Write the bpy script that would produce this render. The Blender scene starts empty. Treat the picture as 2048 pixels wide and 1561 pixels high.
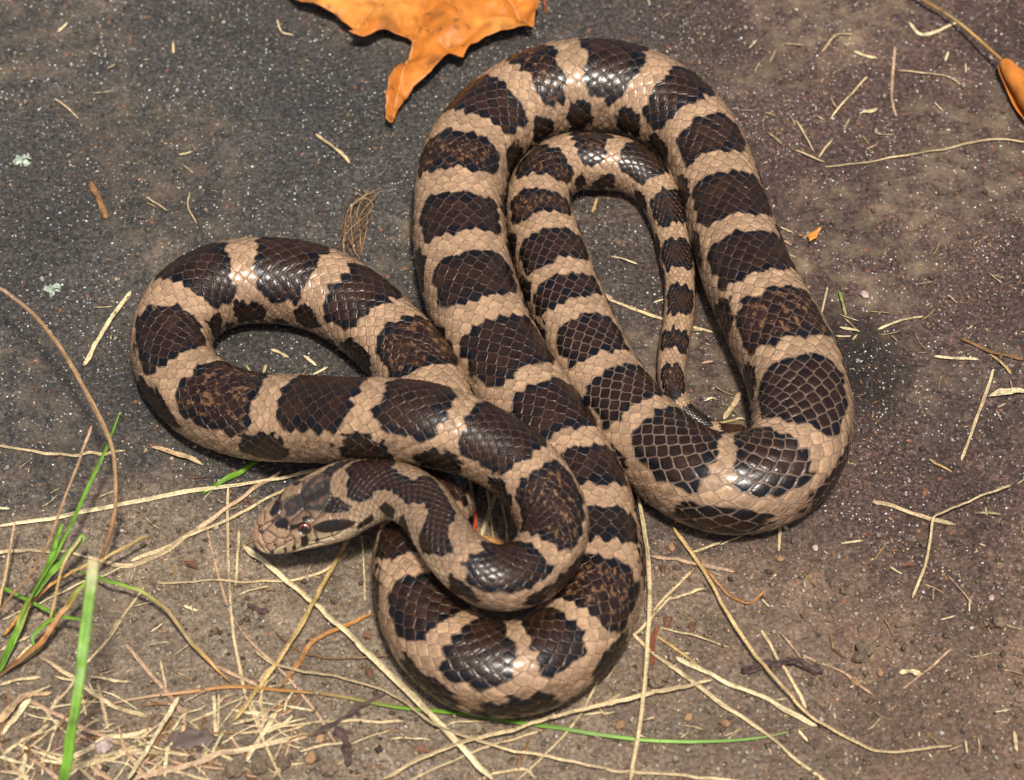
import bpy, bmesh, math, random
import numpy as np
from mathutils import Vector
from mathutils.geometry import delaunay_2d_cdt

scene = bpy.context.scene
R = math.radians
# ---------------------------------------------------------------- camera
cam_d = bpy.data.cameras.new('camera'); cam = bpy.data.objects.new('camera', cam_d)
scene.collection.objects.link(cam); scene.camera = cam
CAM_DIST, CAM_EL = 0.78, R(51.0)
cam.location = (0, -CAM_DIST * math.cos(CAM_EL), CAM_DIST * math.sin(CAM_EL))
cam.rotation_euler = (R(90) - CAM_EL, 0, 0)
cam_d.sensor_width = 36.0
cam_d.lens = 36.0 * CAM_DIST / 0.25
cam_d.clip_start = 0.02; cam_d.clip_end = 60
cam_d.dof.use_dof = True
cam_d.dof.focus_distance = 0.775
cam_d.dof.aperture_fstop = 20
# ---------------------------------------------------------------- sky, sun, exposure
SUN_EL, SUN_AZ = R(70), R(168)            # azimuth from +Y (away from the camera), negative to the left
world = bpy.data.worlds.new('World'); scene.world = world; world.use_nodes = True
wn = world.node_tree.nodes; wl = world.node_tree.links
sky = wn.new('ShaderNodeTexSky'); sky.sky_type = 'NISHITA'; sky.sun_disc = False
sky.air_density = 0.7; sky.dust_density = 4.0; sky.ozone_density = 0.4
sky.sun_elevation = SUN_EL; sky.sun_rotation = SUN_AZ
wn['Background'].inputs['Strength'].default_value = 0.09
wl.new(sky.outputs[0], wn['Background'].inputs['Color'])
sun_d = bpy.data.lights.new('sun', 'SUN'); sun_d.energy = 4.0; sun_d.angle = R(6); sun_d.color = (1.0, 0.94, 0.85)
sun = bpy.data.objects.new('sun', sun_d); scene.collection.objects.link(sun)
to_sun = Vector((math.sin(SUN_AZ) * math.cos(SUN_EL), math.cos(SUN_AZ) * math.cos(SUN_EL), math.sin(SUN_EL)))
sun.rotation_euler = to_sun.to_track_quat('Z', 'Y').to_euler(); sun.location = to_sun * 2
scene.view_settings.view_transform = 'Standard'; scene.view_settings.look = 'None'
scene.view_settings.gamma = 1.0; scene.view_settings.exposure = 0.36
scene.view_settings.use_curve_mapping = False
scene.render.engine = 'CYCLES'
scene.cycles.max_bounces = 6; scene.cycles.use_denoising = True

# ---------------------------------------------------------------- helpers
rng = np.random.default_rng(7); random.seed(7)
def col_link(o): scene.collection.objects.link(o); return o
def tag(o, label=None, cat=None, group=None, kind=None):
    if label: o['label'] = label
    if cat: o['category'] = cat
    if group: o['group'] = group
    if kind: o['kind'] = kind
    return o
def hash2(i, j, seed=0):
    i = np.asarray(i).astype(np.int64); j = np.asarray(j).astype(np.int64)
    h = (i * 374761393 + j * 668265263 + seed * 2147483647 + 12345) & 0xFFFFFFFF
    h = ((h ^ (h >> 13)) * 1274126177) & 0xFFFFFFFF
    h = ((h ^ (h >> 16)) * 2246822519) & 0xFFFFFFFF
    return ((h ^ (h >> 15)) & 0xFFFFFF) / float(0xFFFFFF)
def vnoise(x, y, seed=0):
    x = np.asarray(x, float); y = np.asarray(y, float)
    i = np.floor(x); j = np.floor(y); f = x - i; g = y - j
    f = f * f * (3 - 2 * f); g = g * g * (3 - 2 * g)
    a = hash2(i, j, seed); b = hash2(i + 1, j, seed); c = hash2(i, j + 1, seed); d = hash2(i + 1, j + 1, seed)
    return (a * (1 - f) + b * f) * (1 - g) + (c * (1 - f) + d * f) * g
def fbm(x, y, seed=0, octv=4):
    t = 0; a = 1; n = 0
    for k in range(octv):
        t = t + a * vnoise(x * 2 ** k + 17.3 * k, y * 2 ** k - 9.1 * k, seed + k); n += a; a *= 0.5
    return t / n
def sstep(a, b, x):
    t = np.clip((x - a) / (b - a), 0, 1); return t * t * (3 - 2 * t)
def mix(a, b, t):
    t = np.asarray(t)[..., None]; return np.asarray(a) * (1 - t) + np.asarray(b) * t
def mesh_obj(name, verts, faces, material, parent=None, colors=None, smooth=True, link=True):
    """faces: int array (n,3) or (n,4), or list of index tuples"""
    me = bpy.data.meshes.new(name)
    V = np.ascontiguousarray(verts, dtype=np.float32)
    if isinstance(faces, np.ndarray):
        F = np.ascontiguousarray(faces, dtype=np.int32); k = F.shape[1]
        me.vertices.add(len(V)); me.vertices.foreach_set('co', V.ravel())
        me.loops.add(F.size); me.loops.foreach_set('vertex_index', F.ravel())
        me.polygons.add(len(F)); me.polygons.foreach_set('loop_start', np.arange(0, F.size, k, dtype=np.int32))
        me.update(calc_edges=True)
    else:
        me.from_pydata([tuple(v) for v in V], [], faces); me.update()
    if smooth: me.polygons.foreach_set('use_smooth', np.ones(len(me.polygons), dtype=bool))
    if colors is not None:
        at = me.color_attributes.new('Col', 'FLOAT_COLOR', 'POINT')
        c = np.ones((len(V), 4), dtype=np.float32); c[:, :3] = colors
        at.data.foreach_set('color', c.ravel())
    if material: me.materials.append(material)
    o = bpy.data.objects.new(name, me)
    if link: col_link(o)
    if parent: o.parent = parent
    return o
def grid_faces(nu, nv, wrap_v=False):
    i = np.arange(nu - 1)[:, None]; j = np.arange(nv if wrap_v else nv - 1)[None, :]
    j2 = (j + 1) % nv
    return np.stack([i * nv + j, i * nv + j2, (i + 1) * nv + j2, (i + 1) * nv + j], -1).reshape(-1, 4)

# ---------------------------------------------------------------- materials
def new_mat(name):
    m = bpy.data.materials.new(name); m.use_nodes = True
    return m, m.node_tree.nodes, m.node_tree.links, m.node_tree.nodes['Principled BSDF']
def vcol_mat(name, rough=0.5, spec=0.5, noise_scale=None, noise_amt=0.25, bump=0.0, bump_scale=3000, coat=0.0, sss=0.0, transl=0.0):
    m, N, L, P = new_mat(name)
    a = N.new('ShaderNodeVertexColor'); a.layer_name = 'Col'
    out = a.outputs['Color']
    tc = N.new('ShaderNodeTexCoord')
    if noise_scale:
        n = N.new('ShaderNodeTexNoise'); n.inputs['Scale'].default_value = noise_scale; n.inputs['Detail'].default_value = 4
        L.new(tc.outputs['Object'], n.inputs['Vector'])
        mr = N.new('ShaderNodeMapRange'); mr.inputs[1].default_value = 0.3; mr.inputs[2].default_value = 0.7
        mr.inputs[3].default_value = 1 - noise_amt; mr.inputs[4].default_value = 1 + noise_amt
        L.new(n.outputs['Fac'], mr.inputs[0])
        mx = N.new('ShaderNodeMix'); mx.data_type = 'RGBA'; mx.blend_type = 'MULTIPLY'; mx.inputs['Factor'].default_value = 1
        L.new(out, mx.inputs['A']); L.new(mr.outputs[0], mx.inputs['B']); out = mx.outputs['Result']
    L.new(out, P.inputs['Base Color'])
    P.inputs['Roughness'].default_value = rough
    P.inputs['Specular IOR Level'].default_value = spec
    P.inputs['Coat Weight'].default_value = coat; P.inputs['Coat Roughness'].default_value = 0.18
    if bump:
        n2 = N.new('ShaderNodeTexNoise'); n2.inputs['Scale'].default_value = bump_scale; n2.inputs['Detail'].default_value = 3
        L.new(tc.outputs['Object'], n2.inputs['Vector'])
        b = N.new('ShaderNodeBump'); b.inputs['Strength'].default_value = 1.0; b.inputs['Distance'].default_value = bump
        L.new(n2.outputs['Fac'], b.inputs['Height']); L.new(b.outputs[0], P.inputs['Normal'])
    if transl:
        t = N.new('ShaderNodeBsdfTranslucent'); L.new(out, t.inputs['Color'])
        ms = N.new('ShaderNodeMixShader'); ms.inputs[0].default_value = transl
        L.new(P.outputs[0], ms.inputs[1]); L.new(t.outputs[0], ms.inputs[2])
        L.new(ms.outputs[0], N['Material Output'].inputs['Surface'])
    return m
def snake_material():
    """scale seams are worked out from each point's row and column on the skin, so they stay sharp"""
    m, N, L, P = new_mat('snake_scales')
    def sock(n, k, v):
        if hasattr(v, 'links'): L.new(v, n.inputs[k])
        else: n.inputs[k].default_value = v
    def M(op, a, b=0.0, c=0.0):
        n = N.new('ShaderNodeMath'); n.operation = op; sock(n, 0, a); sock(n, 1, b); sock(n, 2, c); return n.outputs[0]
    def rng_(x, a, b, c=0.0, d=1.0, smooth_=True):
        n = N.new('ShaderNodeMapRange'); n.interpolation_type = 'SMOOTHSTEP' if smooth_ else 'LINEAR'
        for k, v in enumerate((x, a, b, c, d)): sock(n, k, v)
        return n.outputs[0]
    at = N.new('ShaderNodeAttribute'); at.attribute_name = 'Lat'
    sx = N.new('ShaderNodeSeparateXYZ'); L.new(at.outputs['Vector'], sx.inputs[0]); u, c, wgt = sx.outputs
    # slight wobble so that no two scales are the same outline
    tc = N.new('ShaderNodeTexCoord')
    wn_ = N.new('ShaderNodeTexNoise'); wn_.inputs['Scale'].default_value = 330; wn_.inputs['Detail'].default_value = 2; L.new(tc.outputs['Object'], wn_.inputs['Vector'])
    ws_ = N.new('ShaderNodeSeparateColor'); L.new(wn_.outputs['Color'], ws_.inputs[0])
    u = M('ADD', u, M('MULTIPLY', M('SUBTRACT', ws_.outputs[0], 0.5), 0.16)); c = M('ADD', c, M('MULTIPLY', M('SUBTRACT', ws_.outputs[1], 0.5), 0.30))
    ca = M('MULTIPLY', M('ROUND', M('MULTIPLY', c, 0.5)), 2.0); ua = M('ROUND', u)
    cb = M('ADD', M('MULTIPLY', M('ROUND', M('MULTIPLY', M('SUBTRACT', c, 1.0), 0.5)), 2.0), 1.0); ub = M('ADD', M('ROUND', M('SUBTRACT', u, 0.5)), 0.5)
    def dist(uu, cc):
        y = M('MULTIPLY', M('SUBTRACT', c, cc), 15.0); x = M('ADD', M('MULTIPLY', M('SUBTRACT', u, uu), 37.0), M('SUBTRACT', M('MULTIPLY', M('MULTIPLY', y, y), 0.026), 1.5))
        return M('SQRT', M('ADD', M('MULTIPLY', x, x), M('MULTIPLY', y, y))), x, y
    dA, xA, yA = dist(ua, ca); dB, xB, yB = dist(ub, cb)
    isB = M('LESS_THAN', dB, dA)
    y1 = M('ADD', M('MULTIPLY', yA, M('SUBTRACT', 1.0, isB)), M('MULTIPLY', yB, isB)); x1 = M('ADD', M('MULTIPLY', xA, M('SUBTRACT', 1.0, isB)), M('MULTIPLY', xB, isB))
    edge = M('MINIMUM', M('ABSOLUTE', M('SUBTRACT', dA, dB)), M('MULTIPLY', M('SUBTRACT', 15.0, M('ABSOLUTE', y1)), 2.0))
    edge = M('DIVIDE', edge, 15.0)
    gap = N.new('ShaderNodeAttribute'); gap.attribute_name = 'Gap'
    seam = M('MULTIPLY', rng_(edge, M('MULTIPLY', gap.outputs['Fac'], 0.4), gap.outputs['Fac'], 1.0, 0.0), M('MULTIPLY', wgt, rng_(x1, -11.0, 3.0, 0.40, 1.0)))
    colA = N.new('ShaderNodeVertexColor'); colA.layer_name = 'Col'; colS = N.new('ShaderNodeVertexColor'); colS.layer_name = 'SeamCol'
    n = N.new('ShaderNodeTexNoise'); n.inputs['Scale'].default_value = 1100; n.inputs['Detail'].default_value = 4; L.new(tc.outputs['Object'], n.inputs['Vector'])
    mul = N.new('ShaderNodeMix'); mul.data_type = 'RGBA'; mul.blend_type = 'MULTIPLY'; mul.inputs['Factor'].default_value = 1
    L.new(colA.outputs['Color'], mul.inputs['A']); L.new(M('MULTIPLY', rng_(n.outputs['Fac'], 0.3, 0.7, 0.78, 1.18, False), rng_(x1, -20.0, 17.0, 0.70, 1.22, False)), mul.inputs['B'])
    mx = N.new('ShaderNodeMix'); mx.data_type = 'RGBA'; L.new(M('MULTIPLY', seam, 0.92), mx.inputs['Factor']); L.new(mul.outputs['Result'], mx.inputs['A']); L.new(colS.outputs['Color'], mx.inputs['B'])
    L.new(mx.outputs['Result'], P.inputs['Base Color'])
    L.new(M('ADD', M('MULTIPLY', seam, 0.25), rng_(n.outputs['Fac'], 0.35, 0.7, 0.23, 0.38, False)), P.inputs['Roughness'])
    P.inputs['Specular IOR Level'].default_value = 0.45
    # plate edge, tilt towards the free hind edge, faint skin grain
    h = M('ADD', M('MULTIPLY', rng_(edge, 0.0, 0.36), 0.00012), M('MULTIPLY', M('MULTIPLY', x1, rng_(edge, 0.02, 0.2)), 0.0000085))
    h = M('ADD', M('MULTIPLY', h, wgt), M('MULTIPLY', n.outputs['Fac'], 0.00004))
    b = N.new('ShaderNodeBump'); b.inputs['Strength'].default_value = 1.0; b.inputs['Distance'].default_value = 1.0
    L.new(h, b.inputs['Height']); L.new(b.outputs[0], P.inputs['Normal'])
    return m
MAT_SNAKE = snake_material()
MAT_EYE = vcol_mat('snake_eye', rough=0.06, spec=0.6, coat=1.0)
MAT_STRAW = vcol_mat('dry_straw', rough=0.6, spec=0.3, noise_scale=1900, noise_amt=0.38, bump=0.00008, bump_scale=2600)
MAT_GRASS = vcol_mat('green_grass', rough=0.45, spec=0.4, noise_scale=400, noise_amt=0.15, bump=0.00003, transl=0.25)
MAT_LEAF = vcol_mat('autumn_leaf', rough=0.5, spec=0.35, noise_scale=180, noise_amt=0.24, bump=0.0003, bump_scale=420, transl=0.12)
MAT_BIT = vcol_mat('litter', rough=0.75, spec=0.3, noise_scale=900, noise_amt=0.35, bump=0.00015, bump_scale=1500)
MAT_SOIL = vcol_mat('soil_crumb', rough=0.95, spec=0.15, noise_scale=1500, noise_amt=0.4, bump=0.0002, bump_scale=2500)

def ground_material():
    m, N, L, P = new_mat('stone_and_soil')
    geo = N.new('ShaderNodeNewGeometry'); pos = geo.outputs['Position']
    def noise(scale, detail=4, rough=0.6, vec=pos):
        n = N.new('ShaderNodeTexNoise'); n.inputs['Scale'].default_value = scale
        n.inputs['Detail'].default_value = detail; n.inputs['Roughness'].default_value = rough
        L.new(vec, n.inputs['Vector']); return n
    def ramp(src, stops):
        r = N.new('ShaderNodeValToRGB'); L.new(src, r.inputs[0]); e = r.color_ramp.elements
        e[0].position, e[0].color = stops[0][0], (*stops[0][1], 1); e[1].position, e[1].color = stops[-1][0], (*stops[-1][1], 1)
        for p, c in stops[1:-1]: k = e.new(p); k.color = (*c, 1)
        return r.outputs['Color']
    def mixc(a, b, f, blend='MIX'):
        x = N.new('ShaderNodeMix'); x.data_type = 'RGBA'; x.blend_type = blend
        for s, v in (('A', a), ('B', b), ('Factor', f)):
            if hasattr(v, 'links'): L.new(v, x.inputs[s])
            else: x.inputs[s].default_value = v if s == 'Factor' else (*v, 1)
        return x.outputs['Result']
    def mapr(src, a, b, c=0.0, d=1.0):
        r = N.new('ShaderNodeMapRange'); L.new(src, r.inputs[0])
        for k, v in enumerate((a, b, c, d)): r.inputs[k + 1].default_value = v
        return r.outputs[0]
    def math_(op, a, b=None):
        n = N.new('ShaderNodeMath'); n.operation = op
        for k, v in enumerate((a, b)):
            if v is None: continue
            if hasattr(v, 'links'): L.new(v, n.inputs[k])
            else: n.inputs[k].default_value = v
        return n.outputs[0]
    att = N.new('ShaderNodeVertexColor'); att.layer_name = 'Col'      # R soil, G purple stain, B dust
    patch_att = N.new('ShaderNodeAttribute'); patch_att.attribute_name = 'DarkPatch'
    sep = N.new('ShaderNodeSeparateColor'); L.new(att.outputs['Color'], sep.inputs[0])
    fine = noise(1000, 6, 0.8); mid = noise(160, 5, 0.65); big = noise(26, 4)
    rock = ramp(fine.outputs['Fac'], [(0.30, (0.006, 0.0055, 0.005)), (0.45, (0.026, 0.0235, 0.021)), (0.58, (0.085, 0.076, 0.066)), (0.76, (0.23, 0.205, 0.175))])
    rock = mixc(rock, mixc(rock, (1.45, 0.98, 0.88), 1.0, 'MULTIPLY'), sep.outputs[1])
    rock = mixc(rock, (0.21, 0.155, 0.10), math_('MULTIPLY', mapr(mid.outputs['Fac'], 0.42, 0.66), math_('MULTIPLY', sep.outputs[2], 0.8)))
    soil = ramp(fine.outputs['Fac'], [(0.28, (0.035, 0.025, 0.017)), (0.45, (0.15, 0.113, 0.078)), (0.58, (0.28, 0.22, 0.155)), (0.76, (0.48, 0.40, 0.30))])
    soil = mixc(soil, mixc(soil, (0.72, 0.68, 0.66), 1.0, 'MULTIPLY'), mapr(mid.outputs['Fac'], 0.45, 0.7))
    soil = mixc(soil, mixc(soil, (0.78, 0.66, 0.66), 1.0, 'MULTIPLY'), sep.outputs[1])
    sf = math_('ADD', sep.outputs[0], math_('MULTIPLY', math_('SUBTRACT', noise(420, 4).outputs['Fac'], 0.5), 0.9))
    sf = mapr(sf, 0.25, 0.75)
    base = mixc(rock, soil, sf)
    base = mixc(base, mixc(base, (0.72, 0.72, 0.72), 1.0, 'MULTIPLY'), mapr(big.outputs['Fac'], 0.42, 0.62))
    worn = mapr(noise(48, 5, 0.7).outputs['Fac'], 0.52, 0.70)
    base = mixc(base, mixc(base, (1.75, 1.68, 1.6), 1.0, 'MULTIPLY'), math_('MULTIPLY', worn, 0.75))
    base = mixc(base, mixc(base, (0.30, 0.29, 0.29), 1.0, 'MULTIPLY'), patch_att.outputs['Fac'])
    # coloured grains and pale mineral grains
    def grains(scale, r0, thr):
        v = N.new('ShaderNodeTexVoronoi'); v.inputs['Scale'].default_value = scale; L.new(pos, v.inputs['Vector'])
        s2 = N.new('ShaderNodeSeparateColor'); L.new(v.outputs['Color'], s2.inputs[0])
        near = mapr(v.outputs['Distance'], r0, r0 * 0.6)
        return math_('MULTIPLY', near, mapr(s2.outputs[0], thr, thr + 0.03)), s2
    g1, s1 = grains(1300, 0.34, 0.86)
    g2, s2 = grains(2300, 0.36, 0.88)
    g3, s3 = grains(700, 0.22, 0.93)
    g4, s4 = grains(480, 0.28, 0.94)
    clump = mapr(noise(60, 3).outputs['Fac'], 0.38, 0.62, 0.15, 1.0)
    show = math_('MULTIPLY', clump, mapr(sf, 0.0, 1.0, 1.0, 0.35))
    g1 = math_('MULTIPLY', g1, show); g2 = math_('MULTIPLY', g2, show); g3 = math_('MULTIPLY', g3, mapr(sf, 0, 1, 1, 0.3))
    base = mixc(base, (0.30, 0.11, 0.05), math_('MULTIPLY', g4, 0.8))
    base = mixc(base, (0.75, 0.74, 0.72), math_('MULTIPLY', g2, 0.35))
    base = mixc(base, (0.85, 0.85, 0.84), math_('MULTIPLY', g1, 0.8))
    base = mixc(base, (0.85, 0.85, 0.83), g3)
    L.new(base, P.inputs['Base Color'])
    spark = math_('MAXIMUM', g1, g3)
    L.new(mapr(spark, 0, 1, 0.85, 0.25), P.inputs['Roughness'])
    P.inputs['Specular IOR Level'].default_value = 0.4
    hgt = math_('ADD', math_('MULTIPLY', noise(900, 6, 0.75).outputs['Fac'], 1.0), math_('MULTIPLY', spark, 0.25))
    b = N.new('ShaderNodeBump'); b.inputs['Strength'].default_value = 1.0; b.inputs['Distance'].default_value = 0.0006
    L.new(hgt, b.inputs['Height']); L.new(b.outputs[0], P.inputs['Normal'])
    return m
MAT_GROUND = ground_material()
# ---------------------------------------------------------------- measured data
# centre line of the animal: x, y, z, radius (m)
CTRL = [[-0.05976,-0.05392,0.0115,0.00069],[-0.05814,-0.05357,0.0118,0.00231],[-0.05642,-0.05286,0.0122,0.00438],[-0.05148,-0.05081,0.0135,0.00623],[-0.0452,-0.04894,0.016,0.00738],[-0.03853,-0.04802,0.019,0.00713],[-0.0323,-0.04851,0.0225,0.00687],[-0.0261,-0.0505,0.0255,0.00661],[-0.0205,-0.05571,0.0275,0.00645],[-0.01594,-0.06418,0.0285,0.00629],[-0.01138,-0.07153,0.0285,0.00658],[-0.00434,-0.07588,0.0275,0.00734],[0.0029,-0.07371,0.026,0.00748],[0.00763,-0.06796,0.0255,0.00752],[0.00938,-0.05995,0.026,0.00791],[0.00659,-0.05178,0.027,0.0083],[0.00069,-0.04393,0.028,0.00846],[-0.00849,-0.03818,0.029,0.00895],[-0.02005,-0.03379,0.029,0.00979],[-0.0306,-0.03038,0.026,0.01008],[-0.04022,-0.02626,0.021,0.01017],[-0.05066,-0.02129,0.0155,0.01039],[-0.06234,-0.0172,0.0115,0.01035],[-0.07343,-0.01019,0.00887,0.01008],[-0.08079,-0.00091,0.00853,0.00968],[-0.08304,0.00928,0.00859,0.00976],[-0.08007,0.01873,0.00917,0.01044],[-0.07209,0.02541,0.00932,0.01062],[-0.05921,0.0272,0.00933,0.01063],[-0.04737,0.02437,0.00921,0.01048],[-0.03793,0.01786,0.00886,0.01007],[-0.02975,0.00912,0.00859,0.00975],[-0.02248,-0.00154,0.00872,0.00991],[-0.01864,-0.01493,0.00903,0.01028],[-0.01843,-0.02868,0.00923,0.01051],[-0.0196,-0.0435,0.00932,0.01062],[-0.021,-0.05653,0.00941,0.01073],[-0.02069,-0.06707,0.00933,0.01063],[-0.01744,-0.07803,0.00915,0.01042],[-0.01001,-0.0863,0.00928,0.01057],[-0.00101,-0.08844,0.00945,0.01077],[0.00799,-0.08522,0.00929,0.01058],[0.01564,-0.07707,0.00916,0.01043],[0.01934,-0.06567,0.00934,0.01065],[0.0192,-0.05362,0.00934,0.01064],[0.01685,-0.03986,0.00934,0.01065],[0.01195,-0.0266,0.00944,0.01077],[0.00526,-0.0138,0.00954,0.01088],[-0.00145,-0.00128,0.00973,0.01111],[-0.00683,0.01166,0.00993,0.01135],[-0.01074,0.02609,0.01004,0.01148],[-0.01299,0.04104,0.00995,0.01137],[-0.01339,0.05541,0.00995,0.01137],[-0.01098,0.06935,0.00984,0.01124],[-0.0031,0.08249,0.00993,0.01135],[0.00791,0.09063,0.01043,0.01194],[0.01923,0.09311,0.01066,0.01221],[0.03,0.09199,0.01033,0.01182],[0.04023,0.08607,0.00975,0.01113],[0.04765,0.07605,0.00925,0.01053],[0.05243,0.06064,0.00893,0.01016],[0.05538,0.04419,0.00924,0.01053],[0.05883,0.02726,0.00964,0.011],[0.06434,0.01038,0.01012,0.01158],[0.06876,-0.00602,0.0104,0.0119],[0.06893,-0.02003,0.01028,0.01177],[0.06379,-0.03195,0.01019,0.01165],[0.05343,-0.03695,0.01034,0.01183],[0.04392,-0.03452,0.01007,0.01151],[0.03525,-0.02668,0.00954,0.01088],[0.02701,-0.01462,0.00904,0.01028],[0.02033,-0.00029,0.00853,0.00968],[0.01508,0.01542,0.00833,0.00944],[0.01164,0.02769,0.0082,0.00929],[0.00876,0.04039,0.00786,0.00888],[0.00658,0.05356,0.0073,0.00822],[0.00867,0.0637,0.00693,0.00778],[0.01486,0.06945,0.00675,0.00756],[0.02256,0.06999,0.00654,0.00731],[0.02997,0.06848,0.0061,0.00679],[0.03587,0.0632,0.00523,0.00574],[0.03944,0.05359,0.00445,0.00482],[0.04109,0.04131,0.00399,0.00427],[0.04186,0.02999,0.00364,0.00386],[0.0413,0.0203,0.00352,0.00371],[0.03946,0.00917,0.00339,0.00355],[0.03894,-0.00013,0.00316,0.00329],[0.04021,-0.00612,0.00284,0.00291],[0.04346,-0.01059,0.00243,0.00241],[0.04772,-0.01334,0.00202,0.00193],[0.05132,-0.01395,0.00182,0.00169],[0.05425,-0.0134,0.00151,0.00133],[0.05624,-0.01262,0.00111,0.00084]]
# pale bands: distance from the snout, width (m)
BANDS = [[0.066,0.003],[0.0843,0.0034],[0.1087,0.0037],[0.1299,0.0041],[0.1487,0.005],[0.1771,0.0069],[0.2059,0.0062],[0.2286,0.0061],[0.2498,0.0065],[0.2722,0.0061],[0.2922,0.0063],[0.3154,0.0066],[0.3382,0.0059],[0.3542,0.0052],[0.3706,0.0058],[0.3898,0.0043],[0.4062,0.0037],[0.421,0.0038],[0.4406,0.0043],[0.4554,0.0055],[0.4726,0.0054],[0.4934,0.0051],[0.5166,0.0066],[0.5382,0.0064],[0.559,0.0076],[0.579,0.0061],[0.5986,0.0064],[0.6146,0.0064],[0.6362,0.0072],[0.6538,0.0057],[0.6726,0.0067],[0.6946,0.0053],[0.7147,0.0057],[0.7375,0.0055],[0.7631,0.0042],[0.7818,0.0036],[0.8058,0.0043],[0.8238,0.0052],[0.843,0.0053],[0.8566,0.0047],[0.8726,0.0052],[0.8874,0.0049],[0.9034,0.0053],[0.9166,0.0038],[0.9322,0.0042],[0.9478,0.0047],[0.9618,0.0048],[0.9766,0.0044],[0.9874,0.0042],[1.0006,0.0026],[1.0109,0.0017]]
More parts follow.
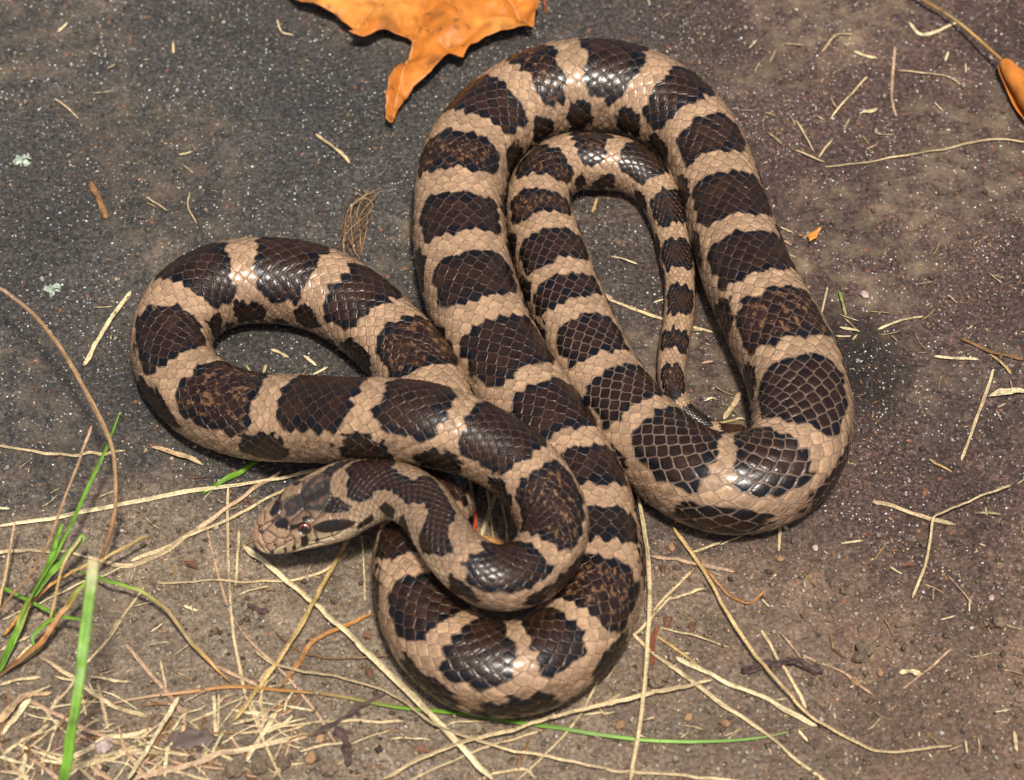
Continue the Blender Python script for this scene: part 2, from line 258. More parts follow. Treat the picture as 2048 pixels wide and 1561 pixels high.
# head markings: mm from the snout, degrees from the back line
HEAD = {"seams":[[[3.89,4.0],[6.08,1.0],[8.39,1.0]],[[8.39,1.0],[9.24,5.0],[9.85,12.0],[10.09,18.0]],[[10.09,18.0],[9.73,27.0],[8.88,43.0],[7.05,50.0]],[[3.89,4.0],[4.62,16.0],[5.35,35.0],[6.08,44.0],[7.05,50.0]],[[3.77,4.0],[2.55,10.0],[2.31,23.0],[2.43,42.0],[2.92,51.0],[3.89,52.0],[4.99,43.0],[5.35,37.0]],[[2.68,52.0],[2.43,72.0],[2.68,89.0],[3.28,90.0],[4.26,77.0],[4.74,72.0],[6.2,70.0],[6.81,62.0],[6.81,53.0]],[[4.26,47.0],[4.26,77.0]],[[6.69,63.0],[8.03,62.0],[9.24,56.0],[9.24,49.0],[7.05,50.0]],[[10.09,17.0],[11.55,15.0],[13.38,12.0],[14.96,9.0]],[[14.96,9.0],[15.32,4.0],[15.93,0.0]],[[15.93,-1.0],[18.36,-1.0],[20.79,-1.0],[21.52,-3.0]],[[14.96,9.0],[16.29,19.0],[16.29,25.0],[17.51,36.0],[20.19,26.0],[21.4,22.0],[22.98,17.0],[23.59,12.0]],[[16.17,16.0],[16.66,23.0],[16.17,28.0]],[[9.48,59.0],[8.63,80.0]],[[12.89,62.0],[12.65,81.0]],[[15.44,59.0],[15.08,76.0]],[[15.69,59.0],[15.2,76.0]],[[19.82,74.0],[19.46,89.0]],[[17.51,36.0],[15.57,43.0]],[[0.97,31.0],[1.58,86.0],[2.43,110.0],[3.77,116.0],[6.32,110.0],[9.12,94.0],[12.65,92.0],[15.57,93.0]],[[13.5,83.0],[19.7,86.0],[24.93,84.0],[27.97,87.0]],[[22.86,22.0],[24.69,29.0],[24.32,34.0],[21.04,31.0]],[[24.69,29.0],[26.14,27.0],[23.35,12.0]],[[26.14,27.0],[27.73,41.0],[26.39,46.0],[24.56,35.0]],[[27.73,41.0],[29.31,53.0],[28.09,58.0],[26.39,46.0]],[[21.04,31.0],[18.12,37.0]],[[24.32,34.0],[22.37,45.0]],[[26.39,46.0],[24.81,54.0]]],"dark":[[[6.57,4.0],[8.15,3.0],[9.48,7.0],[9.85,17.0],[9.12,30.0],[8.15,23.0],[6.57,15.0],[6.32,7.0]],[[14.23,22.0],[15.32,21.0],[16.17,26.0],[15.57,29.0],[14.23,27.0]],[[9.97,23.0],[12.16,27.0],[14.35,29.0],[12.16,33.0],[11.43,34.0],[9.61,33.0]],[[15.69,45.0],[18.12,44.0],[21.04,47.0],[24.56,57.0],[26.87,70.0],[28.45,86.0],[27.0,88.0],[24.56,84.0],[21.89,76.0],[19.58,73.0],[17.15,63.0],[15.81,53.0]],[[11.43,59.0],[12.89,61.0],[12.4,82.0],[10.46,95.0],[10.09,85.0]],[[14.35,81.0],[15.57,76.0],[15.57,85.0],[14.11,88.0]],[[7.78,81.0],[8.76,79.0],[8.39,91.0],[7.42,99.0]],[[5.84,77.0],[6.32,79.0],[5.72,104.0],[5.35,106.0]],[[2.68,87.0],[3.4,90.0],[2.92,115.0]],[[2.19,1.0],[3.77,4.0],[2.68,9.0]],[[23.35,13.0],[26.02,22.0],[27.73,40.0],[29.31,53.0],[28.21,57.0],[24.44,43.0],[20.43,29.0],[22.62,19.0]],[[29.79,92.0],[33.93,86.0],[33.2,100.0],[30.89,104.0],[27.48,102.0],[27.85,92.0]],[[37.33,78.0],[40.01,64.0],[44.87,70.0],[43.29,99.0],[39.64,99.0]],[[34.41,122.0],[39.03,122.0],[40.98,118.0],[32.71,133.0]],[[47.42,79.0],[48.76,66.0],[51.56,75.0],[53.26,84.0],[54.72,105.0],[54.96,105.0],[51.19,105.0],[45.84,106.0]]],"plate":[[[9.97,-5.0],[11.07,-8.0],[12.65,-9.0],[15.57,-1.0],[15.81,1.0],[14.96,6.0],[13.5,8.0],[11.8,7.0],[10.58,1.0]],[[15.93,-1.0],[20.79,-1.0],[23.23,0.0],[23.59,13.0],[22.86,18.0],[21.16,22.0],[19.94,25.0],[15.08,9.0],[15.32,3.0]]],"nape":[[[26.39,-15.0],[27.6,-9.0],[28.45,14.0],[28.7,27.0],[29.67,42.0],[31.13,53.0],[33.32,57.0],[35.63,48.0],[36.72,43.0],[41.95,39.0],[46.45,45.0],[48.88,38.0],[50.46,14.0],[52.17,15.0],[54.96,27.0],[55.21,46.0],[56.42,65.0],[59.34,88.0],[65.06,27.0],[59.34,-1.0],[58.0,-21.0],[56.55,-34.0],[48.15,-38.0],[45.11,-45.0],[43.17,-29.0],[43.9,-12.0],[44.14,1.0],[39.89,-3.0],[37.45,-16.0],[36.6,-51.0],[35.39,-52.0],[33.44,-51.0],[33.2,-51.0],[28.58,-36.0],[27.24,-20.0]]],"eye":[[[13.38,44.0]]],"nostril":[[[4.26,62.0]]]}
# ---------------------------------------------------------------- ground: dark stone slab sinking into soil
def soil_mask(x, y):
    edge = -0.036 - 0.020 * sstep(0.0, 0.14, x) + 0.014 * (fbm(x * 30 + 5, y * 30, 3) - 0.5) * 2
    wd = 0.024 + 0.026 * sstep(-0.02, 0.08, x)
    return 1 - sstep(-1.0, 1.0, (y - edge) / wd + 0.7 * (fbm(x * 90, y * 90, 4, 3) - 0.5))
def ground_h(x, y):
    h = 0.0016 * (fbm(x * 16, y * 16, 11, 2) - 0.5) + 0.0010 * (fbm(x * 70, y * 70, 12, 3) - 0.5)
    h = h + 0.0009 * (fbm(x * 420, y * 420, 13, 3) - 0.5)
    h = h - 0.0007 * sstep(0.60, 0.74, fbm(x * 150 + 3, y * 150, 14, 3)) - 0.0006 * sstep(0.035, 0.0, np.abs(fbm(x * 26 + 8, y * 26, 15, 4) - 0.5)) * sstep(0.5, 0.62, fbm(x * 14, y * 14, 16, 2))
    s = soil_mask(x, y)
    h = h + s * (0.0014 * (fbm(x * 120, y * 120, 21, 3) - 0.5) + 0.0012 * (fbm(x * 380, y * 380, 22, 2) - 0.45))
    h = h - 0.003 * sstep(0.5, 3.0, np.hypot(x, y))
    return h
def axis_pts(a, b, step, far):
    core = np.arange(a, b + step * 0.5, step)
    ext = []; p, d = 0.0, step
    while p < far:
        d *= 1.22; p += d; ext.append(p)
    ext = np.array(ext)
    return np.concatenate([a - ext[::-1], core, core[-1] + ext])
gx = axis_pts(-0.155, 0.155, 0.0007, 6.0); gy = axis_pts(-0.135, 0.165, 0.0007, 6.0)
GX, GY = np.meshgrid(gx, gy, indexing='ij')
gz = ground_h(GX, GY)
gcol = np.stack([soil_mask(GX, GY),
                 np.clip(sstep(-0.02, 0.10, GX) * (0.4 + 1.2 * fbm(GX * 22, GY * 22, 31)), 0, 1),
                 np.clip(sstep(0.42, 0.62, fbm(GX * 24 + 3, GY * 24, 33)) * (0.50 + 0.55 * sstep(-0.05, 0.08, GX)), 0, 1)], -1)
ground = mesh_obj('ground', np.stack([GX, GY, gz], -1).reshape(-1, 3), grid_faces(len(gx), len(gy)), MAT_GROUND, colors=gcol.reshape(-1, 3))
# soft-edged patch of darker ground colour beside the widest coil
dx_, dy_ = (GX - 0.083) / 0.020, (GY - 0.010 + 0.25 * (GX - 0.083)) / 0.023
dark_patch = 1 - sstep(0.45, 1.15, np.hypot(dx_, dy_) + 0.7 * (fbm(GX * 60, GY * 60, 37, 4) - 0.5))
da_ = ground.data.attributes.new('DarkPatch', 'FLOAT', 'POINT'); da_.data.foreach_set('value', dark_patch.astype(np.float32).ravel())
tag(ground, 'dark speckled stone slab fading into brown gritty soil', 'ground', kind='structure')
# ---------------------------------------------------------------- geometry of the animal (metres)
def catmull(P, n_per_mm=None, step=0.0004):
    """centripetal Catmull-Rom through the rows of P (any number of columns, xyz first), resampled at even steps"""
    P = np.asarray(P, float)
    Q = np.vstack([2 * P[0] - P[1], P, 2 * P[-1] - P[-2]])
    out = []
    for i in range(1, len(Q) - 2):
        p0, p1, p2, p3 = Q[i - 1], Q[i], Q[i + 1], Q[i + 2]
        d = lambda a, b: max(np.linalg.norm(a[:3] - b[:3]), 1e-9) ** 0.5
        t0 = 0; t1 = t0 + d(p0, p1); t2 = t1 + d(p1, p2); t3 = t2 + d(p2, p3)
        m = 40
        t = np.linspace(t1, t2, m, endpoint=False)[:, None]
        A1 = (t1 - t) / (t1 - t0) * p0 + (t - t0) / (t1 - t0) * p1
        A2 = (t2 - t) / (t2 - t1) * p1 + (t - t1) / (t2 - t1) * p2
        A3 = (t3 - t) / (t3 - t2) * p2 + (t - t2) / (t3 - t2) * p3
        B1 = (t2 - t) / (t2 - t0) * A1 + (t - t0) / (t2 - t0) * A2
        B2 = (t3 - t) / (t3 - t1) * A2 + (t - t1) / (t3 - t1) * A3
        out.append((t2 - t) / (t2 - t1) * B1 + (t - t1) / (t2 - t1) * B2)
    out = np.vstack(out + [P[-1:]])
    L = np.concatenate([[0], np.cumsum(np.linalg.norm(np.diff(out[:, :3], axis=0), axis=1))])
    n = max(int(L[-1] / step), 4)
    s = np.linspace(0, L[-1], n)
    return s, np.stack([np.interp(s, L, out[:, k]) for k in range(out.shape[1])], 1)

def smooth(a, n):
    k = np.ones(n) / n
    pad = n // 2
    q = n - 1 - pad
    ap = np.concatenate([2 * a[:1] - a[pad:0:-1], a, 2 * a[-1:] - a[-2:-2 - q:-1]])
    if a.ndim == 1:
        return np.convolve(ap, k, 'valid')
    return np.stack([np.convolve(ap[:, i], k, 'valid') for i in range(a.shape[1])], 1)

HEAD_LEN = 0.0345            # snout to nape
# head half width / half height above / below the axis as fractions of 1 mm, along the axis (mm from the snout)
HEAD_T = np.array([0, .4, 1.2, 2.5, 4.5, 7, 10, 13, 17, 21, 25, 29, 34.5]) * 1e-3
HEAD_W = np.array([.05, 1.9, 3.2, 4.4, 5.5, 6.4, 7.2, 8.0, 8.9, 9.4, 9.2, 8.4, 7.4]) * 1e-3
HEAD_U = np.array([.05, 1.2, 2.1, 2.9, 3.6, 4.3, 4.9, 5.3, 5.7, 6.0, 6.3, 6.6, 7.0]) * 1e-3
HEAD_D = np.array([.05, 1.2, 1.9, 2.5, 3.0, 3.5, 4.0, 4.4, 4.9, 5.3, 5.7, 6.1, 6.6]) * 1e-3

def snake_axis(ctrl):
    s, C = catmull(ctrl)
    X, R = smooth(C[:, :3], 9), smooth(C[:, 3], 25)
    X[0], X[-1] = C[0, :3], C[-1, :3]
    s = np.concatenate([[0], np.cumsum(np.linalg.norm(np.diff(X, axis=0), axis=1))])
    return s, X, R

def frames(X):
    T = np.gradient(X, axis=0)
    T = smooth(T, 15)
    T /= np.linalg.norm(T, axis=1)[:, None]
    S = np.cross(T, [0, 0, 1.0]); S /= np.linalg.norm(S, axis=1)[:, None]
    U = np.cross(S, T)
    return T, S, U

def radii(s, R):
    """half width, half height up, half height down along the axis"""
    w, u, d = R * 1.02, R * 0.97, R * 0.84
    h = np.clip((s - 0.026) / 0.013, 0, 1); h = h * h * (3 - 2 * h)
    hw, hu, hd = (np.interp(s, HEAD_T, a) for a in (HEAD_W, HEAD_U, HEAD_D))
    w = hw * (1 - h) + w * h; u = hu * (1 - h) + u * h; d = hd * (1 - h) + d * h
    return w, u, d

def cross_section(phi, w, u, d, s):
    """phi from the back line, + is the animal's right; -> lateral, vertical offsets"""
    c, si = np.cos(phi), np.sin(phi)
    head = np.clip(1 - (s - 0.024) / 0.012, 0, 1)
    p = 1 - 0.28 * head                     # boxier head: superellipse
    lat = np.sign(si) * np.abs(si) ** p * w
    up = np.where(c > 0, np.abs(c) ** (1 - 0.20 * head) * u, -np.abs(c) ** 0.85 * d)
    return lat, up
# ---------------------------------------------------------------- snake
TAN = np.array([0.355, 0.228, 0.134]); SIDE = np.array([0.245, 0.163, 0.105]); CREAM = np.array([0.60, 0.52, 0.37])
BROWN = np.array([0.0205, 0.0090, 0.0046]); BLACK = np.array([0.0050, 0.0045, 0.0050]); SEAM = np.array([0.13, 0.058, 0.026])
s_ax, X_ax, R_ax = snake_axis(np.array(CTRL))
T_ax, S_ax, U_ax = frames(X_ax); w_ax, u_ax, d_ax = radii(s_ax, R_ax)
LEN = s_ax[-1]
cl = np.interp(s_ax, [0, 0.026, 0.05, 0.09, 0.80, 0.90, LEN], [0.25, 0.26, 0.34, 0.385, 0.39, 0.46, 0.72])
Ucum = np.concatenate([[0], np.cumsum(np.diff(s_ax) / (cl * w_ax)[1:].clip(0.0006))])
i_h = np.interp(0.030, s_ax, Ucum)
sam = np.concatenate([0.0345 * np.linspace(0, 1, 40)[:-1] ** 2 * 0.05, np.arange(0.0345 * 0.05, 0.030, 0.00013),
                      np.interp(np.arange(i_h, Ucum[-1], 1 / 10), Ucum, s_ax), [LEN]])
sam = np.unique(sam)
f1 = lambda a: np.interp(sam, s_ax, a)
f3 = lambda a: np.stack([f1(a[:, k]) for k in range(3)], 1)
Xs, Ts, Ss, Us = map(f3, (X_ax, T_ax, S_ax, U_ax)); ws, us, ds, Uu = map(f1, (w_ax, u_ax, d_ax, Ucum))
# the tail tip closes
tip = np.sqrt(np.clip((LEN - sam) / 0.0012, 0, 1)); ws, us, ds = ws * tip + 1e-6, us * tip + 1e-6, ds * tip + 1e-6
phi = np.radians(np.concatenate([np.arange(-140, 140, 9 / 8), np.linspace(140, 220, 15)[:-1]]))
NS, NP = len(sam), len(phi)
PH = np.broadcast_to(np.where(phi > math.pi, phi - 2 * math.pi, phi)[None, :], (NS, NP)); SA = np.broadcast_to(sam[:, None], (NS, NP)); UU = np.broadcast_to(Uu[:, None], (NS, NP))
deg = np.degrees(PH); adeg = np.abs(deg)
# --- scale lattice: staggered rows, each scale a pointed tile
COLW = 9.0
cf = deg / COLW; uf = UU
best1 = np.full(cf.shape, 1e9); best2 = np.full(cf.shape, 1e9); bc = np.zeros(cf.shape); bu = np.zeros(cf.shape)
c0 = np.round(cf)
for dc in (-2, -1, 0, 1, 2):
    cc = c0 + dc; off = 0.5 * np.mod(cc, 2)
    ur = np.round(uf - off) + off
    for du in (-1, 0, 1):
        uc = ur + du
        yv = (cf - cc) * 15.0; dd = np.hypot((uf - uc) * 37.0 + 0.026 * yv * yv - 1.5, yv)
        m1 = dd < best1
        best2 = np.where(m1, best1, np.minimum(best2, dd)); best1 = np.where(m1, dd, best1)
        bc = np.where(m1, cc, bc); bu = np.where(m1, uc, bu)
edge = (best2 - best1) / 15.0                       # 0 on the seam
lat_w = sstep(0.0215, 0.027, SA)                    # scales begin behind the head plates
h1 = hash2(bc, np.round(bu * 2), 1); h2 = hash2(bc, np.round(bu * 2), 2); h3 = hash2(bc, np.round(bu * 2), 3)
rear = np.clip((uf - bu) * 2, -1, 1)
stretch = 0.5 + 0.5 * np.interp(sam, [0, .70, .76, .82, .90, 1.1], [0, 0, 1, 1, 0, 0])[:, None]
dome = sstep(0.0, 0.22, edge)
relief = (0.013 * dome + 0.005 * np.clip(edge, 0, 1) + (0.016 + 0.012 * (h1 - 0.5)) * rear * sstep(0.0, 0.16, edge) + 0.012 * (h2 - 0.5) * np.clip(cf - bc, -1, 1) * sstep(0.0, 0.2, edge)) * ws[:, None] * lat_w
seam = (1 - sstep(0.06, 0.25 + 0.10 * (stretch - 0.5), edge)) * lat_w
# --- colour pattern
k = 0.32
sq = np.interp(bu * k + uf * (1 - k), Uu, sam); pq = (bc * k + cf * (1 - k)) * COLW
sq = sq + (h1 - 0.5) * 0.0008; pq = pq + (h2 - 0.5) * 6
wv = vnoise(SA * 420, deg * 0.09, 41) - 0.5
sq = sq + wv * 0.0021; pq = pq + wv * 9
apq = np.abs(pq)
band_s = np.array([b[0] for b in BANDS]); band_w = np.array([b[1] for b in BANDS])
s0 = band_s[:-1] + band_w[:-1] / 2; s1 = band_s[1:] - band_w[1:] / 2
s0 = np.append(s0, band_s[-1] + band_w[-1] / 2); s1 = np.append(s1, LEN + 0.004)
sc_, hl_ = (s0 + s1) / 2, (s1 - s0) / 2
j = np.clip(np.searchsorted(band_s, sq) - 1, 0, len(sc_) - 1)
hl = hl_[j]; xx = np.abs(sq - sc_[j]) / (hl * 0.99)
side = np.where(pq > 0, 1, 0)
pm = 56 + 15 * (hash2(j, side, 5) - 0.3) + 5 * sstep(0.9, 0.95, sq)
yy = apq / pm
g = (1 - (xx ** 5 + yy ** 3.2) ** (1 / 3.6))
body_zone = sq > band_s[0]
dark = sstep(-0.02, 0.03, g) * body_zone
depth_mm = np.minimum((1 - xx) * hl, (1 - yy) * pm * 0.00017) * 1000
fleck_n = fbm(SA * 900, deg * 0.22, 51, 3)
fleck = sstep(0.73, 0.82, fleck_n + 0.10 * (h3 - 0.5) + 0.09 * (hash2(j, 0 * j, 9) > 0.84) + 0.03 * (hash2(j, 0 * j, 10) - 0.5)) * sstep(1.3, 2.6, depth_mm) * (0.12 + 0.88 * (hash2(j, 0 * j, 9) > 0.86))
# blotches low on the sides, under the pale bands
jb = np.clip(np.searchsorted((band_s[1:] + band_s[:-1]) / 2, sq), 0, len(band_s) - 1)
gap = np.gradient(band_s)[jb]
jit = hash2(jb, side, 61); jit2 = hash2(jb, side, 62)
lx = (sq - band_s[jb] - (jit - 0.5) * 0.003) / (gap * (0.25 + 0.11 * jit2)); ly = (apq - 85 - 8 * (jit2 - 0.5)) / (18 + 8 * jit)
lr = (np.abs(lx) ** 2.4 + np.abs(ly) ** 2.4) ** (1 / 2.4) + 0.35 * (vnoise(SA * 700, deg * 0.2, 63) - 0.5)
spot = (1 - sstep(0.92, 1.02, lr)) * body_zone * (SA > band_s[0]) * (SA < LEN - 0.05)
lx2 = (sq - sc_[j] - (hash2(j, side, 64) - 0.5) * 0.004) / 0.0026; ly2 = (apq - 104) / 12
spot2 = (1 - sstep(0.85, 1.05, np.hypot(lx2, ly2) + 0.5 * (vnoise(SA * 900, deg * 0.25, 65) - 0.5))) * (hash2(j, side, 66) > 0.35) * body_zone * (SA < LEN - 0.1)
lateral = sstep(48, 74, adeg) * body_zone
base = mix(np.broadcast_to(TAN, cf.shape + (3,)), SIDE, lateral * (0.55 + 0.4 * h3))
mott = sstep(0.46, 0.62, fbm(SA * 1100, deg * 0.35, 71, 3)) * (0.50 + 0.50 * lateral) * sstep(0.15, 0.5, edge)
base = mix(base, np.array([0.13, 0.062, 0.028]), np.clip(mott * (0.35 + 0.5 * lateral), 0, 1))
base = mix(base, CREAM, sstep(114, 130, adeg + (h1 - 0.5) * 16))
base = base * (0.80 + 0.38 * h2)[..., None]
ink = mix(np.broadcast_to(BLACK, cf.shape + (3,)), BROWN * 1.0, sstep(1.5, 2.7, depth_mm + (h3 - 0.5) * 1.6))
ink = ink * (0.65 + 0.8 * h2 * h2)[..., None]
ink = mix(ink, np.array([0.30, 0.15, 0.065]), fleck * 0.5)
ink = mix(ink, np.array([0.060, 0.028, 0.014]), sstep(LEN - 0.007, LEN - 0.003, SA))
inks = mix(np.broadcast_to(BLACK, cf.shape + (3,)), BROWN, (1 - sstep(0.35, 0.75, lr)) * 0.8)
colr = mix(base, ink, dark)
sp = np.maximum(spot, spot2) * (1 - dark)
colr = mix(colr, inks, sp)
alld = np.maximum(dark, sp)
seam_c = mix(mix(np.broadcast_to(SEAM, cf.shape + (3,)), np.array([0.22, 0.16, 0.12]), np.broadcast_to(stretch - 0.3, cf.shape)), np.array([0.066, 0.036, 0.021]), alld * (1.25 - stretch).clip(0, 1))
# --- head: plates, markings
hs = np.searchsorted(sam, 0.070)
hm = sam[:hs, None] * 1000 * np.ones((1, NP)); hp = deg[:hs]
MMD = 0.125                                          # mm per degree on the head
def seg_dist(px, py, poly, closed=False):
    q = [(a[0], a[1] * MMD) for a in poly]
    if closed: q.append(q[0])
    d = np.full(px.shape, 1e9)
    for (ax, ay), (bx, by) in zip(q[:-1], q[1:]):
        vx, vy = bx - ax, by - ay; L2 = vx * vx + vy * vy + 1e-12
        t = np.clip(((px - ax) * vx + (py - ay) * vy) / L2, 0, 1)
        d = np.minimum(d, np.hypot(px - ax - t * vx, py - ay - t * vy))
    return d
def inside(px, py, poly):
    r = np.zeros(px.shape, bool); n = len(poly)
    q = [(a[0], a[1] * MMD) for a in poly]
    for i in range(n):
        (x1, y1), (x2, y2) = q[i], q[i - 1]
        c = ((y1 > py) != (y2 > py)) & (px < (x2 - x1) * (py - y1) / (y2 - y1 + 1e-12) + x1)
        r ^= c
    return r
def sdf(px, py, poly):
    d = seg_dist(px, py, poly, True); return np.where(inside(px, py, poly), d, -d)
hy = hp * MMD
jx = 0.35 * (vnoise(hm * 1.6, hp * 0.25, 81) - 0.5)
hseam = np.full(hm.shape, 1e9)
for pl in HEAD['seams']:
    for sgn in (1, -1): hseam = np.minimum(hseam, seg_dist(hm, hy * sgn, pl))
hdark = np.full(hm.shape, -1e9); hplate = np.full(hm.shape, -1e9)
for n_, pl in enumerate(HEAD['dark']):
    for sgn in ((1, -1) if n_ < 11 else (1,)): hdark = np.maximum(hdark, sdf(hm, hy * sgn, pl))
for pl in HEAD['plate']:
    for sgn in (1, -1): hplate = np.maximum(hplate, sdf(hm, hy * sgn, pl))
# nape saddle follows the scales
nm = (sq[:hs] * 0.6 + SA[:hs] * 0.4) * 1000; ny = (pq[:hs] * 0.6 + hp * 0.4) * MMD
hnape = sdf(nm, ny, HEAD['nape'][0])
hc = np.broadcast_to(np.array([0.285, 0.188, 0.115]), hm.shape + (3,))
hc = mix(hc, np.array([0.36, 0.20, 0.125]), sstep(5.5, 1.0, hm) * 0.7 * (0.6 + 0.6 * vnoise(hm * 2, hp * 0.2, 83)))
hc = mix(hc, np.array([0.52, 0.40, 0.25]), sstep(60, 85, adeg[:hs]) * 0.8)
hc = mix(hc, np.array([0.22, 0.11, 0.055]), 0.5 * sstep(0.55, 0.75, fbm(hm * 1.3, hp * 0.15, 84, 3)) * (adeg[:hs] < 55))
hc = hc * (1 - 0.38 * sstep(44, 24, adeg[:hs]) * sstep(6, 11, hm) * sstep(25, 22, hm))[..., None]
hc = mix(hc, np.array([0.032, 0.029, 0.027]), sstep(-0.45, 0.15, hplate + jx))
hc = mix(hc, np.array([0.15, 0.080, 0.050]), sstep(0.5, 1.5, hplate + jx * 2.5) * 0.75)
hc = mix(hc, np.array([0.016, 0.012, 0.011]), sstep(-0.28, 0.05, hdark + jx * 0.6))
hc = hc * (1 - 0.25 * lat_w[:hs] * (1 - h2[:hs]))[..., None]
nap = mix(np.broadcast_to(BLACK, hm.shape + (3,)), BROWN, sstep(0.5, 1.7, hnape + 0.4 * (h3[:hs] - 0.5)))
nd = sstep(-0.12, 0.10, hnape)
hc = mix(hc, nap, nd)
wgt = sstep(band_s[0] * 1000 + 0.3, band_s[0] * 1000 - 0.3, hm)     # head painting ends in the first pale band
colr[:hs] = mix(colr[:hs], hc, wgt)
dk = np.maximum(nd, sstep(-0.1, 0.16, hdark)) * wgt
alld[:hs] = np.maximum(alld[:hs], dk)
seam_c[:hs] = mix(seam_c[:hs], np.array([0.10, 0.058, 0.038]), dk * 0.85)
hgro = (1 - sstep(0.06, 0.22, hseam)) * sstep(29, 26, hm)
colr[:hs] = mix(colr[:hs], np.array([0.03, 0.017, 0.011]), hgro * 0.85)
relief[:hs] -= hgro * 0.00020
# plates bulge a little between their grooves
relief[:hs] += 0.00030 * sstep(0.0, 0.7, hseam) * sstep(27, 23, hm)
ex, ep = HEAD['eye'][0][0]; nx_, np_ = HEAD['nostril'][0][0]
for sgn in (1, -1):
    de = np.hypot(hm - ex, (hp * sgn - ep) * MMD)
    relief[:hs] -= 0.0005 * sstep(2.3, 1.2, de)
    colr[:hs] = mix(colr[:hs], np.array([0.012, 0.010, 0.010]), sstep(2.25, 1.75, de) * 0.9)
    dn = np.hypot(hm - nx_, (hp * sgn - np_) * MMD)
    relief[:hs] -= 0.0007 * sstep(0.55, 0.2, dn)
    colr[:hs] = mix(colr[:hs], np.array([0.01, 0.006, 0.005]), sstep(0.55, 0.35, dn))
# brow ridge
relief[:hs] += 0.0011 * np.exp(-((hm - ex) / 3.6) ** 2 - ((np.abs(hp) - 27) / 11) ** 2)
latv, upv = cross_section(PH, ws[:, None], us[:, None], ds[:, None], SA)
rad = np.hypot(latv, upv) + 1e-9
fac = 1 + relief / np.maximum(rad, 0.001)
V = Xs[:, None] + (latv * fac)[..., None] * Ss[:, None] + (upv * fac)[..., None] * Us[:, None]
snake = bpy.data.objects.new('snake', None); col_link(snake)
tag(snake, 'brown and tan banded snake lying coiled on the stone', 'snake')
cen = X_ax[::50].mean(0); snake.location = (cen[0], cen[1], 0); off = np.array([cen[0], cen[1], 0])
snake_body = mesh_obj('body', V.reshape(-1, 3) - off, grid_faces(NS, NP, True)[:, ::-1], MAT_SNAKE, parent=snake, colors=colr.reshape(-1, 3))
me_ = snake_body.data
ca_ = me_.color_attributes.new('SeamCol', 'FLOAT_COLOR', 'POINT'); cc_ = np.ones((NS * NP, 4), np.float32); cc_[:, :3] = seam_c.reshape(-1, 3); ca_.data.foreach_set('color', cc_.ravel())
la_ = me_.attributes.new('Lat', 'FLOAT_VECTOR', 'POINT'); la_.data.foreach_set('vector', np.stack([uf, cf, lat_w], -1).astype(np.float32).ravel())
ga_ = me_.attributes.new('Gap', 'FLOAT', 'POINT'); ga_.data.foreach_set('value', (0.135 + 0.22 * (stretch - 0.5) * np.ones_like(cf)).astype(np.float32).ravel())
# snout and tail are closed by their shrinking rings
def on_head(smm, pdeg):
    a = smm / 1000; F = lambda q: np.array([np.interp(a, s_ax, q[:, k]) for k in range(3)])
    l, u_ = cross_section(np.radians(pdeg), np.interp(a, s_ax, w_ax), np.interp(a, s_ax, u_ax), np.interp(a, s_ax, d_ax), a)
    return F(X_ax) + l * F(S_ax) + u_ * F(U_ax), F(T_ax), F(S_ax), F(U_ax)
for sgn in (1, -1):
    p, t, sd, up_ = on_head(ex, ep * sgn)
    nrm = sd * sgn * 0.80 + up_ * 0.52 - t * 0.12; nrm /= np.linalg.norm(nrm)
    gaze = sd * sgn * 0.84 - t * 0.22 + up_ * 0.42; gaze /= np.linalg.norm(gaze)
    bm = bmesh.new(); bmesh.ops.create_uvsphere(bm, u_segments=48, v_segments=32, radius=0.00172)
    vs = np.array([v.co[:] for v in bm.verts]); fs = [tuple(v.index for v in f.verts) for f in bm.faces]; bm.free()
    dirn = vs / np.linalg.norm(vs, axis=1)[:, None]
    an = np.degrees(np.arccos(np.clip(dirn @ gaze, -1, 1))) + 3 * (fbm(dirn[:, 0] * 9, dirn[:, 1] * 9, 91) - 0.5)
    ec = mix(np.broadcast_to(np.array([0.004, 0.004, 0.005]), vs.shape), np.array([0.42, 0.085, 0.03]), sstep(38, 43, an))
    ec = mix(ec, np.array([0.62, 0.24, 0.12]), sstep(47, 58, an) * 0.6)
    ec = mix(ec, np.array([0.015, 0.01, 0.008]), sstep(66, 76, an))
    e = mesh_obj('eye', vs, fs, MAT_EYE, parent=snake, colors=ec); e.location = tuple(p - nrm * 0.00120 - off)
    e['label'] = 'round eye with black pupil and orange red iris'
